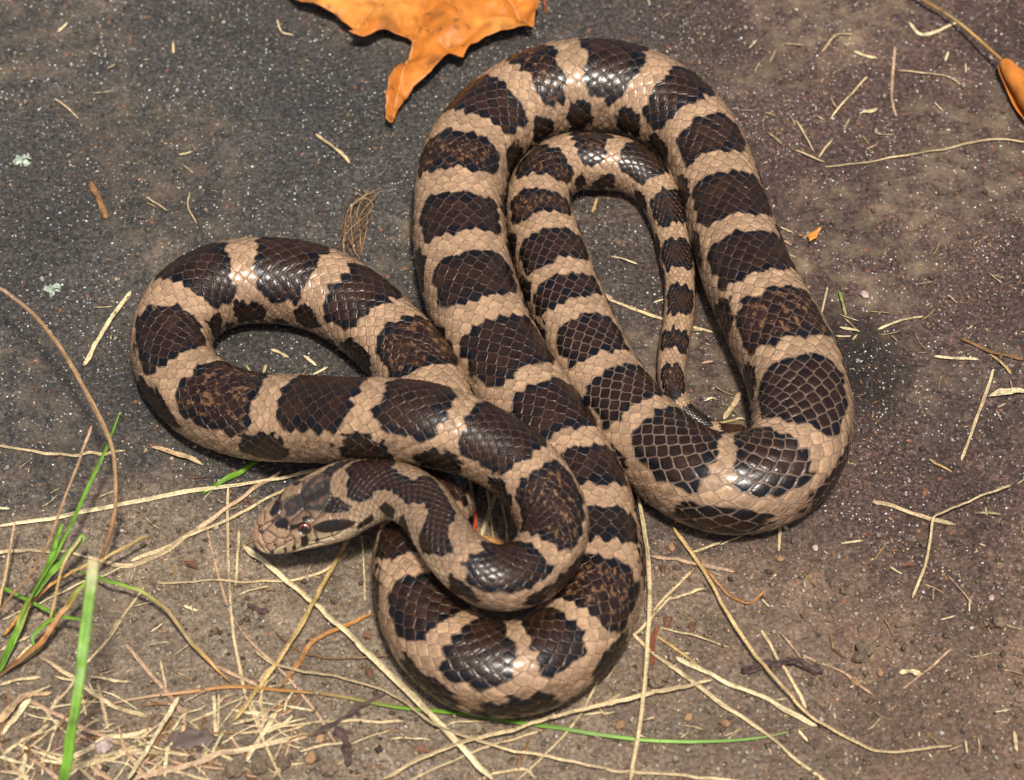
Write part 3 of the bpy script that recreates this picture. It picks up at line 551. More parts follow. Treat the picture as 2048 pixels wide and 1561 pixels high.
STRAWS = [
 ["straw","thick pale yellow straw lying diagonally with one end under the snake's chin","straw",None,"w",1.48,[[-62.92,-47.88,1.5],[-44.32,-65.74,1.5],[-25.36,-87.22,2.0],[-4.32,-112.68,2.0]],1],
 ["straw","golden straw slanting out from under the snake's jaw across the thick pale straw","straw",None,"y",1.03,[[-35.65,-39.62,1.0],[-42.89,-56.88,2.0],[-48.05,-71.13,3.2],[-53.45,-80.34,1.5],[-59.5,-91.22,1.5],[-62.53,-96.25,1.0]],1],
 ["straw","long speckled straw reaching from the green grass to under the front coil","straw",None,"w",1.07,[[-122.08,-41.97,0.8],[-104.53,-37.85,0.8],[-85.91,-33.7,0.8],[-70.7,-29.98,0.8],[-55.38,-26.68,0.8],[-39.94,-24.27,0.8]],0],
 ["straw","bent straw with a crumpled pinkish kink below the long speckled straw","straw",None,"pk",1.18,[[-95.73,-51.71,0.8],[-89.64,-53.29,0.8],[-86.0,-52.0,0.8],[-73.21,-41.53,0.8],[-67.95,-36.52,0.8],[-55.48,-24.42,0.8]],0],
 ["straw","straw lying alongside the kinked straw and pointing under the front coil","straw",None,"p",0.83,[[-89.04,-52.0,0.8],[-73.47,-42.99,0.8],[-67.75,-40.06,0.8],[-47.66,-25.62,0.8]],0],
 ["straw","flat straw running out of the green grass to the pinkish kink","straw",None,"p",0.94,[[-121.13,-48.96,0.8],[-106.49,-48.96,0.8],[-98.15,-50.7,0.8],[-90.33,-53.44,0.8]],0],
 ["straw","on the brown soil","straw","loose straws on the soil in front of the coils","w",0.7,[[-117.29,-68.62,0.8],[-100.41,-58.45,0.8],[-91.48,-53.72,0.8]],0],
 ["straw","long thin straw crossing the soil from beside the snout down to the thatch","straw",None,"p",0.69,[[-67.78,-28.93,0.8],[-66.99,-42.99,0.8],[-65.67,-60.44,0.8],[-63.75,-74.2,0.8],[-61.93,-82.6,0.8],[-60.35,-88.73,0.8],[-56.97,-97.59,0.8],[-50.79,-112.58,0.8]],0],
 ["straw","thin kinked straw crossing under the thick pale straw towards the seeds","straw",None,"k",0.57,[[-72.14,-41.53,0.8],[-68.66,-54.87,0.8],[-65.81,-64.12,0.8],[-62.43,-71.0,0.8],[-54.42,-80.14,0.8],[-49.23,-86.69,0.8],[-43.95,-94.25,0.8],[-39.27,-102.37,0.8]],0],
 ["straw","on the brown soil","straw","loose straws on the soil in front of the coils","p",0.58,[[-64.31,-42.55,0.8],[-64.36,-50.26,0.8],[-64.35,-59.02,0.8]],0],
 ["straw","thin straw curving along the soil below the snake's chin","straw",None,"p",0.7,[[-82.53,-58.16,0.8],[-73.78,-56.88,0.8],[-66.78,-57.16,0.8],[-58.27,-57.59,0.8],[-50.86,-56.73,0.8],[-42.83,-53.58,0.8],[-38.66,-49.11,0.8]],0],
 ["straw","on the brown soil","straw","loose straws on the soil in front of the coils","p",0.58,[[-63.32,-60.86,0.8],[-59.67,-59.73,0.8],[-56.22,-59.02,0.8]],0],
 ["grass_strand","arching grass blade turning from green to yellow at its tip on the soil","grass",None,"ggyyo",0.92,[[-103.42,-57.33,5.0],[-99.49,-58.61,5.0],[-94.46,-61.03,6.0],[-89.6,-62.73,6.0],[-85.94,-63.85,6.0],[-82.42,-66.1,5.0],[-79.37,-68.62,5.0],[-76.1,-72.52,4.0],[-73.45,-75.85,3.0],[-68.64,-81.23,2.0],[-63.28,-86.69,1.0]],1],
 ["grass_strand","long grass blade below the lowest coil, brown at its base and green towards its tip","grass",None,"bqooyggggggp",0.9,[[-98.79,-98.66,0.8],[-94.37,-93.71,0.8],[-89.93,-91.29,0.8],[-82.72,-89.54,0.8],[-76.21,-88.73,0.8],[-63.28,-86.96,0.8],[-57.48,-87.37,0.8],[-48.59,-88.46,0.8],[-41.98,-89.54,0.8],[-36.05,-90.89,0.8],[-24.36,-93.18,0.8],[-12.84,-94.52,0.8],[2.59,-97.06,0.8],[10.22,-98.39,0.8],[19.74,-99.85,0.8],[33.59,-101.71,0.8],[47.48,-101.44,0.8],[56.83,-100.38,0.8],[68.68,-97.06,0.8]],0],
 ["straw","on the brown soil","straw","loose straws on the soil in front of the coils","k",1.02,[[-67.36,-81.23,0.8],[-62.42,-83.97,0.8],[-57.77,-86.15,0.8]],0],
 ["grass_strand","twisted orange brown grass blade passing under the thick pale straw","grass",None,"oob",1.03,[[-31.85,-66.8,0.8],[-40.56,-71.7,0.8],[-46.18,-75.03,0.8],[-48.7,-80.41,0.8],[-52.82,-87.51,0.8]],0],
 ["rootlet","fine brown rootlet curving away from under the lowest coil","root",None,"b",0.4,[[-54.47,-71.56,0.8],[-50.27,-75.86,0.8],[-45.69,-78.62,0.8],[-40.07,-79.45,0.8],[-33.58,-78.9,0.8],[-26.74,-78.35,0.8]],0],
 ["straw","thin straw running below the lowest coil and over the long green blade","straw",None,"p",0.68,[[-58.89,-77.11,1.0],[-54.97,-80.27,1.0],[-49.01,-83.08,1.5],[-37.67,-85.53,1.5],[-25.99,-90.41,1.5],[-18.49,-97.82,3.0],[-12.76,-100.76,2.0],[2.57,-104.92,1.5],[21.22,-109.38,1.5]],1],
 ["straw","on the brown soil","straw","loose straws on the soil in front of the coils","w",0.56,[[-59.14,-90.35,0.8],[-52.4,-91.83,0.8],[-44.65,-93.71,0.8]],0],
 ["straw","on the brown soil","straw","loose straws on the soil in front of the coils","p",0.67,[[-61.25,-99.45,0.8],[-50.46,-97.32,0.8],[-39.93,-96.39,0.8],[-24.41,-96.52,0.8]],0],
 ["dry_stem","weathered grey plant stem lying beside the long green blade","stem",None,"d",1.01,[[-44.64,-99.72,0.8],[-39.48,-96.39,0.8],[-34.07,-92.91,0.8],[-28.52,-89.13,0.8]],0],
 ["straw","broad fibrous straw lying along the edge of the thatch","straw",None,"kp",1.34,[[-83.7,-111.28,0.8],[-71.7,-108.02,0.8],[-63.21,-104.61,0.8],[-55.83,-102.37,0.8],[-45.54,-99.45,0.8]],0],
 ["straw","doubled pale straw lying in front of the lowest coil and over the green blade","straw",None,"p",1.01,[[-28.49,-112.11,1.5],[-16.5,-105.24,2.0],[-1.23,-100.15,2.5],[19.81,-93.22,2.5],[33.92,-88.98,2.0],[45.36,-86.07,1.5]],1],
 ["straw","on the brown soil","straw","loose straws on the soil in front of the coils","p",0.67,[[-22.52,-111.93,0.8],[-1.23,-101.31,0.8],[6.85,-98.79,0.8]],0],
 ["straw","upright running straw squeezed between the two large coils","straw",None,"p",0.92,[[29.67,-32.08,2.0],[31.13,-44.17,2.0],[31.9,-59.16,2.0],[30.97,-76.55,2.0],[29.37,-93.76,2.5],[26.13,-112.94,2.0]],1],
 ["straw","long straw slanting over the dark bark twig","straw",None,"yp",0.8,[[38.04,-42.56,1.0],[44.6,-55.23,1.5],[53.26,-75.78,2.5],[61.01,-88.57,3.0],[68.67,-96.45,1.5],[80.78,-103.82,1.0],[84.4,-104.61,1.0],[98.41,-102.76,1.0]],1],
 ["straw","thin brown grass stem with a forked orange tip on the stone","straw",None,"bo",0.58,[[41.92,-49.4,0.8],[47.89,-58.3,0.8],[51.08,-62.42,0.8],[54.83,-63.84,0.8],[58.82,-60.58,0.8]],0],
 ["straw","broad pale straw strip ending at the tip of the long green blade","straw",None,"w",1.13,[[37.56,-79.17,0.8],[45.9,-84.79,0.8],[57.3,-91.02,0.8],[68.68,-97.06,0.8]],0],
 ["straw","on the brown soil","straw","loose straws on the soil in front of the coils","y",0.69,[[33.08,-72.25,0.8],[39.53,-78.49,0.8],[45.45,-84.79,0.8]],0],
 ["straw","on the brown soil","straw","loose straws on the soil in front of the coils","p",0.9,[[27.34,-72.25,0.8],[32.46,-77.93,0.8],[43.39,-88.19,0.8],[56.85,-99.85,0.8],[63.44,-106.45,0.8],[70.52,-112.58,0.8]],0],
 ["straw","on the brown soil","straw","loose straws on the soil in front of the coils","k",0.82,[[32.41,-50.55,0.8],[39.97,-51.71,0.8],[51.87,-55.01,0.8]],0],
 ["straw","on the brown soil","straw","loose straws on the soil in front of the coils","p",0.7,[[41.92,-49.4,0.8],[48.83,-46.64,0.8]],0],
 ["straw","on the brown soil","straw","loose straws on the soil in front of the coils","p",0.47,[[48.81,-47.22,0.8],[54.32,-44.75,0.8]],0],
 ["straw","on the brown soil","straw","loose straws on the soil in front of the coils","p",0.71,[[63.19,-41.53,0.8],[62.58,-48.53,0.8]],0],
 ["straw","on the brown soil","straw","loose straws on the soil in front of the coils","p",0.7,[[41.74,-54.73,0.8],[32.43,-66.66,0.8]],0],
 ["straw","on the brown soil","straw","loose straws on the soil in front of the coils","p",0.69,[[36.84,-62.14,0.8],[28.0,-73.23,0.8]],0],
 ["straw","on the brown soil","straw","loose straws on the soil in front of the coils","p",0.7,[[36.7,-62.99,0.8],[44.93,-59.73,0.8]],0],
 ["straw","on the brown soil","straw","loose straws on the soil in front of the coils","p",0.46,[[34.04,-70.86,0.8],[41.55,-73.09,0.8],[49.55,-76.55,0.8]],0],
 ["straw","on the brown soil","straw","loose straws on the soil in front of the coils","p",0.8,[[57.34,-71.7,0.8],[61.14,-80.27,0.8],[66.61,-92.1,0.8]],0],
 ["straw","on the brown soil","straw","loose straws on the soil in front of the coils","k",0.46,[[61.56,-72.25,0.8],[66.39,-80.27,0.8]],0],
 ["straw","on the brown soil","straw","loose straws on the soil in front of the coils","k",0.68,[[66.49,-78.49,0.8],[74.23,-82.47,0.8],[81.87,-88.73,0.8]],0],
 ["straw","flat greyish straw crossed by a kinked stem on the reddish stone","straw",None,"p",1.06,[[85.8,-33.55,0.8],[94.26,-37.55,0.8],[104.27,-40.79,0.8]],0],
 ["straw","kinked thin stem crossing the flat greyish straw on the reddish stone","straw",None,"p",0.59,[[118.55,-30.89,2.0],[109.02,-35.05,2.0],[100.92,-39.27,2.5],[99.55,-40.15,2.5],[98.35,-45.34,2.0],[96.39,-53.29,1.0],[92.75,-62.57,1.0]],1],
 ["straw","on the brown soil","straw","loose straws on the soil in front of the coils","w",0.59,[[77.24,-46.64,0.8],[82.46,-45.77,0.8]],0],
 ["straw","on the brown soil","straw","loose straws on the soil in front of the coils","k",0.57,[[88.54,-87.37,0.8],[93.49,-83.7,0.8],[100.7,-76.55,0.8]],0],
 ["straw","on the brown soil","straw","loose straws on the soil in front of the coils","k",0.35,[[101.56,-55.87,0.8],[106.5,-64.4,0.8]],0],
 ["straw","on the brown soil","straw","loose straws on the soil in front of the coils","p",0.67,[[18.48,-108.41,0.8],[37.98,-110.76,0.8],[51.7,-111.93,0.8]],0],
 ["straw","on the brown soil","straw","loose straws on the soil in front of the coils","p",0.78,[[112.69,-98.79,0.8],[112.83,-104.21,0.8]],0],
 ["straw","on the dark stone","straw","loose straw bits on the dark stone","w",0.74,[[103.74,9.55,0.8],[114.76,9.08,0.8]],0],
 ["straw","thin upright straw with a forked foot on the stone beside the largest coil","straw",None,"p",0.73,[[107.72,-21.85,0.8],[112.73,-8.98,0.8],[117.99,5.58,0.8]],0],
 ["straw","on the dark stone","straw","loose straw bits on the dark stone","b",0.86,[[110.68,15.8,0.8],[117.66,11.15,0.8],[126.01,8.6,0.8]],0],
 ["straw","on the dark stone","straw","loose straw bits on the dark stone","y",0.61,[[117.61,10.67,0.8],[122.17,4.47,0.8]],0],
 ["straw","on the dark stone","straw","loose straw bits on the dark stone","w",0.74,[[90.61,18.39,0.8],[96.79,21.47,0.8],[102.13,23.09,0.8]],0],
 ["seed_husk","pale grass seed husk lying on the stone by the upright straw","husk",None,"w",1.58,[[116.09,-2.92,0.8],[120.09,-1.82,0.8],[125.24,-1.51,0.8]],0],
 ["straw","on the dark stone","straw","loose straw bits on the dark stone","y",0.6,[[100.17,-21.85,0.8],[102.6,-24.27,0.8],[105.15,-25.17,0.8]],0],
 ["straw","on the dark stone","straw","loose straw bits on the dark stone","p",0.5,[[77.09,24.07,0.8],[79.01,32.95,0.8]],0],
 ["grass_clipping","short green grass clipping lying on the dark stone","grass",None,"gp",0.75,[[81.8,31.46,0.8],[83.0,23.09,0.8]],0],
 ["straw","very long thin straw lying on the stone between the curled leaf and the arched coil","straw",None,"p",0.65,[[80.93,74.12,0.8],[98.99,77.13,0.8],[115.95,81.4,0.8],[126.54,83.36,0.8],[133.74,82.47,0.8]],0],
 ["straw","on the dark stone","straw","loose straw bits on the dark stone","p",0.52,[[73.52,80.5,0.8],[81.04,76.07,0.8]],0],
 ["straw","on the dark stone","straw","loose straw bits on the dark stone","k",0.79,[[102.32,117.87,0.8],[100.15,97.83,0.8],[100.77,92.0,0.8]],0],
 ["straw","on the dark stone","straw","loose straw bits on the dark stone","p",0.53,[[83.29,91.28,0.8],[88.79,99.11,0.8],[94.2,106.85,0.8]],0],
 ["straw","on the dark stone","straw","loose straw bits on the dark stone","p",0.4,[[102.32,109.07,0.8],[111.87,107.4,0.8],[116.0,106.11,0.8],[118.82,103.52,0.8]],0],
 ["straw","on the dark stone","straw","loose straw bits on the dark stone","w",0.81,[[106.72,127.93,0.8],[109.78,122.59,0.8],[119.55,126.97,0.8]],0],
 ["straw","on the dark stone","straw","loose straw bits on the dark stone","p",0.67,[[82.69,115.8,0.8],[86.95,121.84,0.8],[91.29,122.59,0.8]],0],
 ["straw","on the dark stone","straw","loose straw bits on the dark stone","w",0.8,[[91.23,115.8,0.8],[97.06,113.36,0.8]],0],
 ["straw","on the dark stone","straw","loose straw bits on the dark stone","p",0.52,[[74.47,90.37,0.8],[78.43,79.97,0.8]],0],
 ["straw","on the dark stone","straw","loose straw bits on the dark stone","p",0.52,[[79.63,78.37,0.8],[83.49,84.08,0.8]],0],
 ["straw","on the dark stone","straw","loose straw bits on the dark stone","w",0.92,[[91.42,93.27,0.8],[96.13,94.91,0.8]],0],
 ["straw","on the dark stone","straw","loose straw bits on the dark stone","p",0.91,[[-51.09,84.97,0.8],[-46.23,79.97,0.8],[-41.9,74.65,0.8]],0],
 ["wood_splinter","brown splinter of wood lying on the bare dark stone","wood",None,"b",1.28,[[-108.53,68.68,0.8],[-105.8,62.06,0.8],[-103.5,55.69,0.8]],0],
 ["straw","on the dark stone","straw","loose straw bits on the dark stone","p",0.53,[[-120.44,98.01,0.8],[-113.53,91.1,0.8]],0],
 ["straw","on the dark stone","straw","loose straw bits on the dark stone","p",0.67,[[-90.64,119.0,0.8],[-90.21,114.49,0.8]],0],
 ["straw","on the dark stone","straw","loose straw bits on the dark stone","p",0.38,[[-93.81,62.76,0.8],[-88.02,58.61,0.8]],0],
 ["straw","on the dark stone","straw","loose straw bits on the dark stone","p",0.38,[[-82.77,64.49,0.8],[-82.86,59.82,0.8],[-80.31,53.81,0.8]],0],
 ["straw","on the dark stone","straw","loose straw bits on the dark stone","w",0.54,[[-63.25,127.93,0.8],[-61.67,122.78,0.8],[-58.7,122.4,0.8]],0],
 ["straw","split pale straw lying on the stone beside the leftmost coil","straw",None,"w",1.11,[[-95.42,31.29,0.8],[-100.7,19.2,0.8],[-105.14,7.17,0.8]],0],
 ["straw","thin straw lying on the stone behind the tall brown stem","straw",None,"p",0.72,[[-123.7,-17.89,0.8],[-110.16,-20.03,0.8],[-103.8,-20.03,0.8],[-92.95,-19.11,0.8]],0],
 ["seed_husk","torn tan grass husk beside the front coil","husk",None,"tp",1.44,[[-86.66,-18.05,0.8],[-80.64,-20.03,0.8],[-74.07,-23.51,0.8]],0],
 ["stem","tall bent brown grass stem arching over the stone from the green grass","grass",None,"kkqqqqqqqbb",1.06,[[-126.26,15.72,22.0],[-122.97,13.01,22.0],[-116.45,6.61,23.0],[-109.05,-3.61,24.0],[-104.24,-11.16,24.0],[-99.47,-20.06,23.0],[-94.69,-29.73,22.0],[-92.77,-34.37,20.0],[-91.85,-42.46,17.0],[-92.25,-49.58,13.0],[-94.31,-54.8,9.0],[-95.69,-55.77,6.0]],1],
 ["stem","slender brown grass stem leaning out of the green grass","grass",None,"kqb",0.69,[[-98.74,-25.08,18.0],[-101.19,-36.17,17.0],[-103.45,-44.75,16.0],[-104.96,-51.06,15.0],[-109.08,-61.25,12.0],[-114.89,-67.66,8.0],[-118.95,-70.99,4.0]],1],
 ["blade","narrow bright green grass blade leaning over the stone","grass",None,"ggg",1.04,[[-92.7,-19.12,16.0],[-95.32,-30.48,15.0],[-98.72,-40.17,14.0],[-101.96,-49.55,12.0],[-106.41,-60.37,10.0],[-110.11,-67.38,8.0],[-113.6,-74.05,4.0],[-116.81,-80.0,1.0]],1],
 ["blade","cut pale green grass blade standing at the foot of the green clump","grass",None,"gg",1.5,[[-104.42,-47.78,10.0],[-105.6,-52.66,9.0],[-106.71,-56.93,8.0],[-108.7,-62.87,6.0]],1],
 ["blade","wide dark green cut grass blade with a brown edge","grass",None,"gg",1.61,[[-98.79,-52.86,12.0],[-102.93,-58.1,10.0],[-107.35,-62.6,8.0],[-110.82,-67.23,6.0]],1],
 ["blade","thick green grass shoot with an orange sheath rising from the thatch","grass",None,"ogg",1.94,[[-110.32,-66.39,7.0],[-112.36,-72.66,5.0],[-114.05,-76.54,3.0],[-116.79,-83.09,0.5]],1],
 ["blade","tall green grass blade with a pale cut end, standing nearest above the thatch","grass",None,"wggggggggg",2.35,[[-89.58,-88.59,52.0],[-89.71,-92.08,51.0],[-90.71,-101.57,46.0],[-92.51,-115.34,38.0],[-95.31,-128.46,27.0],[-100.61,-136.14,3.0]],1],
 ["stem","dark green stem lying across the foot of the grass clump","grass",None,"gg",1.04,[[-118.06,-61.58,4.0],[-110.81,-65.6,3.5],[-104.1,-69.04,3.0]],1],
 ["blade","small curled bright green grass leaf in the clump","grass",None,"gg",1.03,[[-97.55,-73.93,9.0],[-101.74,-72.81,8.0],[-105.55,-73.5,7.0],[-109.18,-76.13,5.0],[-108.72,-78.61,3.0]],1],
 ["blade","orange and green fading grass blade leaning into the clump","grass",None,"goob",1.36,[[-96.57,-65.92,14.0],[-102.59,-72.26,9.0],[-106.25,-76.95,6.0],[-111.79,-82.17,4.0],[-117.0,-85.87,2.0]],1],
 ["stem","pale bent grass stalk hanging in the green clump","grass",None,"pyyp",0.69,[[-98.91,-54.33,14.0],[-102.98,-61.53,12.0],[-104.13,-65.15,9.0],[-106.44,-76.13,5.0],[-108.27,-78.61,3.0]],1],
 ["stem","upright yellow grass stalk at the edge of the clump","grass",None,"ky",0.69,[[-115.79,-46.75,9.0],[-116.39,-53.77,7.0],[-117.53,-63.28,5.0],[-118.42,-69.6,2.0]],1],
 ["stem","golden grass stalk slanting through the clump over the kinked straw","grass",None,"yyoo",0.92,[[-85.07,-49.17,7.0],[-94.77,-55.92,7.0],[-103.53,-60.18,6.0],[-109.9,-64.83,4.0],[-116.39,-73.78,2.0]],1],
 ["straw","matted in the thatch","straw","straws matted in the corner thatch","p",0.69,[[-85.4,-58.73,0.8],[-89.72,-67.5,0.8],[-93.44,-74.34,0.8],[-97.17,-80.41,0.8],[-98.1,-82.88,0.8],[-99.72,-86.56,0.8],[-104.47,-92.91,0.8]],0],
 ["straw","matted in the thatch","straw","straws matted in the corner thatch","p",0.91,[[-108.09,-78.35,0.8],[-99.74,-85.06,0.8],[-91.39,-91.43,0.8],[-82.3,-95.32,0.8]],0],
 ["straw","mauve tinted straw lying beside a shorter straw at the edge of the thatch","straw",None,"k",0.91,[[-88.46,-75.03,0.8],[-83.23,-82.33,0.8],[-78.4,-88.19,0.8],[-74.02,-94.52,0.8]],0],
 ["straw","matted in the thatch","straw","straws matted in the corner thatch","p",0.57,[[-80.34,-79.72,0.8],[-78.43,-87.64,0.8]],0],
 ["straw","matted in the thatch","straw","straws matted in the corner thatch","p",0.79,[[-94.13,-85.61,0.8],[-92.47,-92.1,0.8],[-90.86,-98.12,0.8]],0],
 ["straw","matted in the thatch","straw","straws matted in the corner thatch","k",1.01,[[-108.73,-90.89,0.8],[-99.79,-96.12,0.8],[-90.67,-100.51,0.8],[-85.71,-102.37,0.8]],0],
 ["straw","matted in the thatch","straw","straws matted in the corner thatch","p",0.9,[[-113.85,-105.14,0.8],[-104.1,-97.06,0.8]],0],
 ["straw","matted in the thatch","straw","straws matted in the corner thatch","p",0.67,[[-108.56,-103.29,0.8],[-101.34,-96.39,0.8]],0],
 ["straw","matted in the thatch","straw","straws matted in the corner thatch","w",1.12,[[-100.18,-106.97,0.8],[-94.81,-103.29,0.8],[-90.69,-100.25,0.8],[-80.97,-98.12,0.8]],0],
 ["straw","matted in the thatch","straw","straws matted in the corner thatch","p",1.12,[[-100.01,-108.94,0.8],[-91.87,-106.45,0.8],[-82.6,-103.56,0.8]],0],
 ["straw","matted in the thatch","straw","straws matted in the corner thatch","p",0.78,[[-98.98,-108.02,0.8],[-81.85,-101.57,0.8]],0],
 ["straw","whitish green straw leaning across the thatch","straw",None,"w",1.01,[[-84.92,-113.05,3.0],[-77.61,-97.02,3.0],[-75.23,-91.2,2.5]],1],
 ["straw","matted in the thatch","straw","straws matted in the corner thatch","b",0.89,[[-83.69,-111.41,0.8],[-79.68,-102.1,0.8],[-76.31,-95.59,0.8]],0],
 ["straw","matted in the thatch","straw","straws matted in the corner thatch","w",1.34,[[-109.04,-112.19,0.8],[-108.6,-105.14,0.8]],0],
 ["leaf_sheath_strip","broad torn tan leaf sheath lying on the thatch","leaf",None,"tk",2.48,[[-115.77,-97.19,0.8],[-112.22,-92.1,0.8],[-108.21,-89.13,0.8]],0],
 ["straw","matted in the thatch","straw","straws matted in the corner thatch","t",1.13,[[-109.11,-89.27,0.8],[-104.4,-88.73,0.8]],0],
 ["straw","matted in the thatch","straw","straws matted in the corner thatch","w",1.46,[[-114.87,-99.45,0.8],[-111.94,-95.05,0.8],[-108.79,-90.21,0.8]],0],
 ["straw","matted in the thatch","straw","straws matted in the corner thatch","k",1.0,[[-79.71,-104.87,0.8],[-72.7,-108.02,0.8]],0],
 ["straw","matted in the thatch","straw","straws matted in the corner thatch","w",0.79,[[-67.63,-88.19,0.8],[-66.43,-101.04,0.8]],0],
 ["straw","matted in the thatch","straw","straws matted in the corner thatch","p",0.56,[[-66.36,-88.73,0.8],[-66.09,-101.04,0.8]],0],
 ["straw","matted in the thatch","straw","straws matted in the corner thatch","p",0.68,[[-72.42,-96.66,0.8],[-63.94,-91.43,0.8],[-60.57,-89.0,0.8]],0],
 ["straw","matted in the thatch","straw","straws matted in the corner thatch","p",0.8,[[-57.79,-85.61,0.8],[-53.45,-78.9,0.8]],0],
 ["straw","matted in the thatch","straw","straws matted in the corner thatch","w",0.45,[[-55.49,-97.86,0.8],[-46.6,-95.59,0.8]],0],
 ["straw","matted in the thatch","straw","straws matted in the corner thatch","p",0.79,[[-116.16,-86.69,0.8],[-107.31,-84.24,0.8]],0],
 ["straw","matted in the thatch","straw","straws matted in the corner thatch","p",0.69,[[-117.12,-77.11,0.8],[-110.66,-72.95,0.8]],0],
 ["straw","matted in the thatch","straw","straws matted in the corner thatch","w",0.69,[[-114.43,-81.23,0.8],[-109.77,-75.03,0.8]],0],
 ["straw","matted in the thatch","straw","straws matted in the corner thatch","y",0.69,[[-107.34,-71.56,0.8],[-108.43,-77.11,0.8],[-116.5,-83.29,0.8]],0],
 ["straw","matted in the thatch","straw","straws matted in the corner thatch","p",0.56,[[-106.58,-104.08,0.8],[-96.35,-106.19,0.8]],0],
 ["straw","matted in the thatch","straw","straws matted in the corner thatch","k",0.89,[[-107.45,-106.71,0.8],[-100.34,-111.41,0.8]],0],
 ["straw","matted in the thatch","straw","straws matted in the corner thatch","p",0.78,[[-113.81,-109.98,0.8],[-107.0,-111.41,0.8]],0],
 ["straw","matted in the thatch","straw","straws matted in the corner thatch","p",0.68,[[-97.38,-94.11,0.8],[-94.33,-90.08,0.8]],0],
 ["straw","matted in the thatch","straw","straws matted in the corner thatch","w",0.56,[[-97.92,-87.78,0.8],[-95.97,-94.78,0.8]],0],
 ["straw","matted in the thatch","straw","straws matted in the corner thatch","p",0.56,[[-104.3,-92.37,0.8],[-93.12,-91.02,0.8]],0],
 ["straw","matted in the thatch","straw","straws matted in the corner thatch","b",0.67,[[-97.87,-101.44,0.8],[-90.61,-99.85,0.8]],0],
 ["straw","matted in the thatch","straw","straws matted in the corner thatch","p",0.68,[[-95.97,-83.97,0.8],[-86.75,-85.61,0.8]],0],
 ["straw","matted in the thatch","straw","straws matted in the corner thatch","k",0.56,[[-72.62,-93.44,0.8],[-81.88,-90.21,0.8]],0],
 ["straw","matted in the thatch","straw","straws matted in the corner thatch","p",0.67,[[-77.22,-108.68,0.8],[-67.01,-111.93,0.8]],0],
 ["straw","matted in the thatch","straw","straws matted in the corner thatch","p",0.56,[[-65.25,-104.08,0.8],[-58.27,-109.33,0.8]],0],
 ["straw","matted in the thatch","straw","straws matted in the corner thatch","p",0.56,[[-47.37,-104.08,0.8],[-41.82,-103.03,0.8],[-36.28,-101.44,0.8]],0],
 ["straw","on the brown soil","straw","loose straws on the soil in front of the coils","p",0.67,[[-8.21,-111.93,0.8],[2.89,-108.68,0.8],[5.11,-111.28,0.8]],0],
 ["straw","on the brown soil","straw","loose straws on the soil in front of the coils","p",0.56,[[-42.65,-110.63,0.8],[-37.23,-106.71,0.8]],0],
 ["straw","on the brown soil","straw","loose straws on the soil in front of the coils","p",0.45,[[-36.26,-102.24,0.8],[-27.38,-99.05,0.8]],0],
 ["straw","on the brown soil","straw","loose straws on the soil in front of the coils","w",0.45,[[-27.32,-101.44,0.8],[-18.37,-101.04,0.8]],0],
 ["straw","on the brown soil","straw","loose straws on the soil in front of the coils","p",0.45,[[-17.28,-99.05,0.8],[-13.37,-97.32,0.8],[-4.95,-96.52,0.8]],0],
 ["straw","on the brown soil","straw","loose straws on the soil in front of the coils","b",0.67,[[0.67,-109.98,0.8],[4.04,-100.12,0.8]],0],
 ["straw","on the brown soil","straw","loose straws on the soil in front of the coils","p",0.56,[[0.67,-111.93,0.8],[8.49,-104.08,0.8],[15.32,-94.78,0.8],[20.01,-83.97,0.8]],0],
 ["straw","on the brown soil","straw","loose straws on the soil in front of the coils","w",0.45,[[16.45,-94.52,0.8],[23.23,-93.44,0.8]],0],
 ["straw","on the brown soil","straw","loose straws on the soil in front of the coils","p",0.79,[[20.42,-92.77,0.8],[24.46,-88.73,0.8]],0],
 ["straw","on the brown soil","straw","loose straws on the soil in front of the coils","p",0.57,[[21.87,-75.72,0.8],[27.09,-72.95,0.8]],0],
 ["straw","on the brown soil","straw","loose straws on the soil in front of the coils","p",0.47,[[-35.55,-43.29,0.8],[-34.71,-51.71,0.8],[-34.03,-63.13,0.8]],0],
 ["straw","on the brown soil","straw","loose straws on the soil in front of the coils","k",0.59,[[-32.53,-54.58,0.8],[-32.18,-45.91,0.8]],0],
 ["broken_stalk","short dark red stalk curving out beside the lobed orange leaf","stem",None,"u",0.95,[[7.32,137.55,0.8],[8.92,133.68,0.8],[9.16,129.46,0.8]],0],
 ["red_twig","glossy red plant stem standing inside the loop of the neck","stem",None,"r",1.53,[[-9.48,-30.64,5.0],[-9.19,-38.19,4.0],[-8.77,-47.82,3.0]],1],
 ["broken_stalk","short orange leaf stalk lying inside the loop of the neck","stem",None,"o",1.29,[[-6.82,-45.04,0.8],[-1.88,-47.51,0.8]],0],
 ["straw","flat tan straw crossing the ground inside the loop of the neck","straw",None,"p",1.06,[[-3.33,-31.17,0.8],[-5.44,-38.29,0.8],[-7.87,-46.49,0.8]],0],
 ["straw","on the brown soil","straw","loose straws on the soil in front of the coils","p",0.47,[[-5.94,-31.47,0.8],[-5.2,-38.29,0.8],[-4.35,-45.91,0.8]],0],
 ["straw","on the brown soil","straw","loose straws on the soil in front of the coils","p",0.59,[[-2.37,-35.04,0.8],[-1.53,-40.21,0.8],[-0.82,-47.37,0.8]],0],
 ["straw","thin straw passing under the snake's tail inside the arched coil","straw",None,"p",0.75,[[22.73,29.48,0.8],[30.01,25.71,0.8],[37.61,21.95,0.8],[44.97,19.36,0.8],[49.61,17.74,0.8]],0],
 ["seed_husk","torn tan husk lying beside the tail tip","husk",None,"tp",1.34,[[55.67,-1.67,0.8],[53.29,-6.04,0.8],[51.05,-10.07,0.8]],0],
 ["broken_stalk","red brown leaf stalk lying beside the upright running straw","stem",None,"u",1.03,[[33.6,-70.16,0.8],[32.2,-75.03,0.8],[32.23,-82.06,0.8]],0],
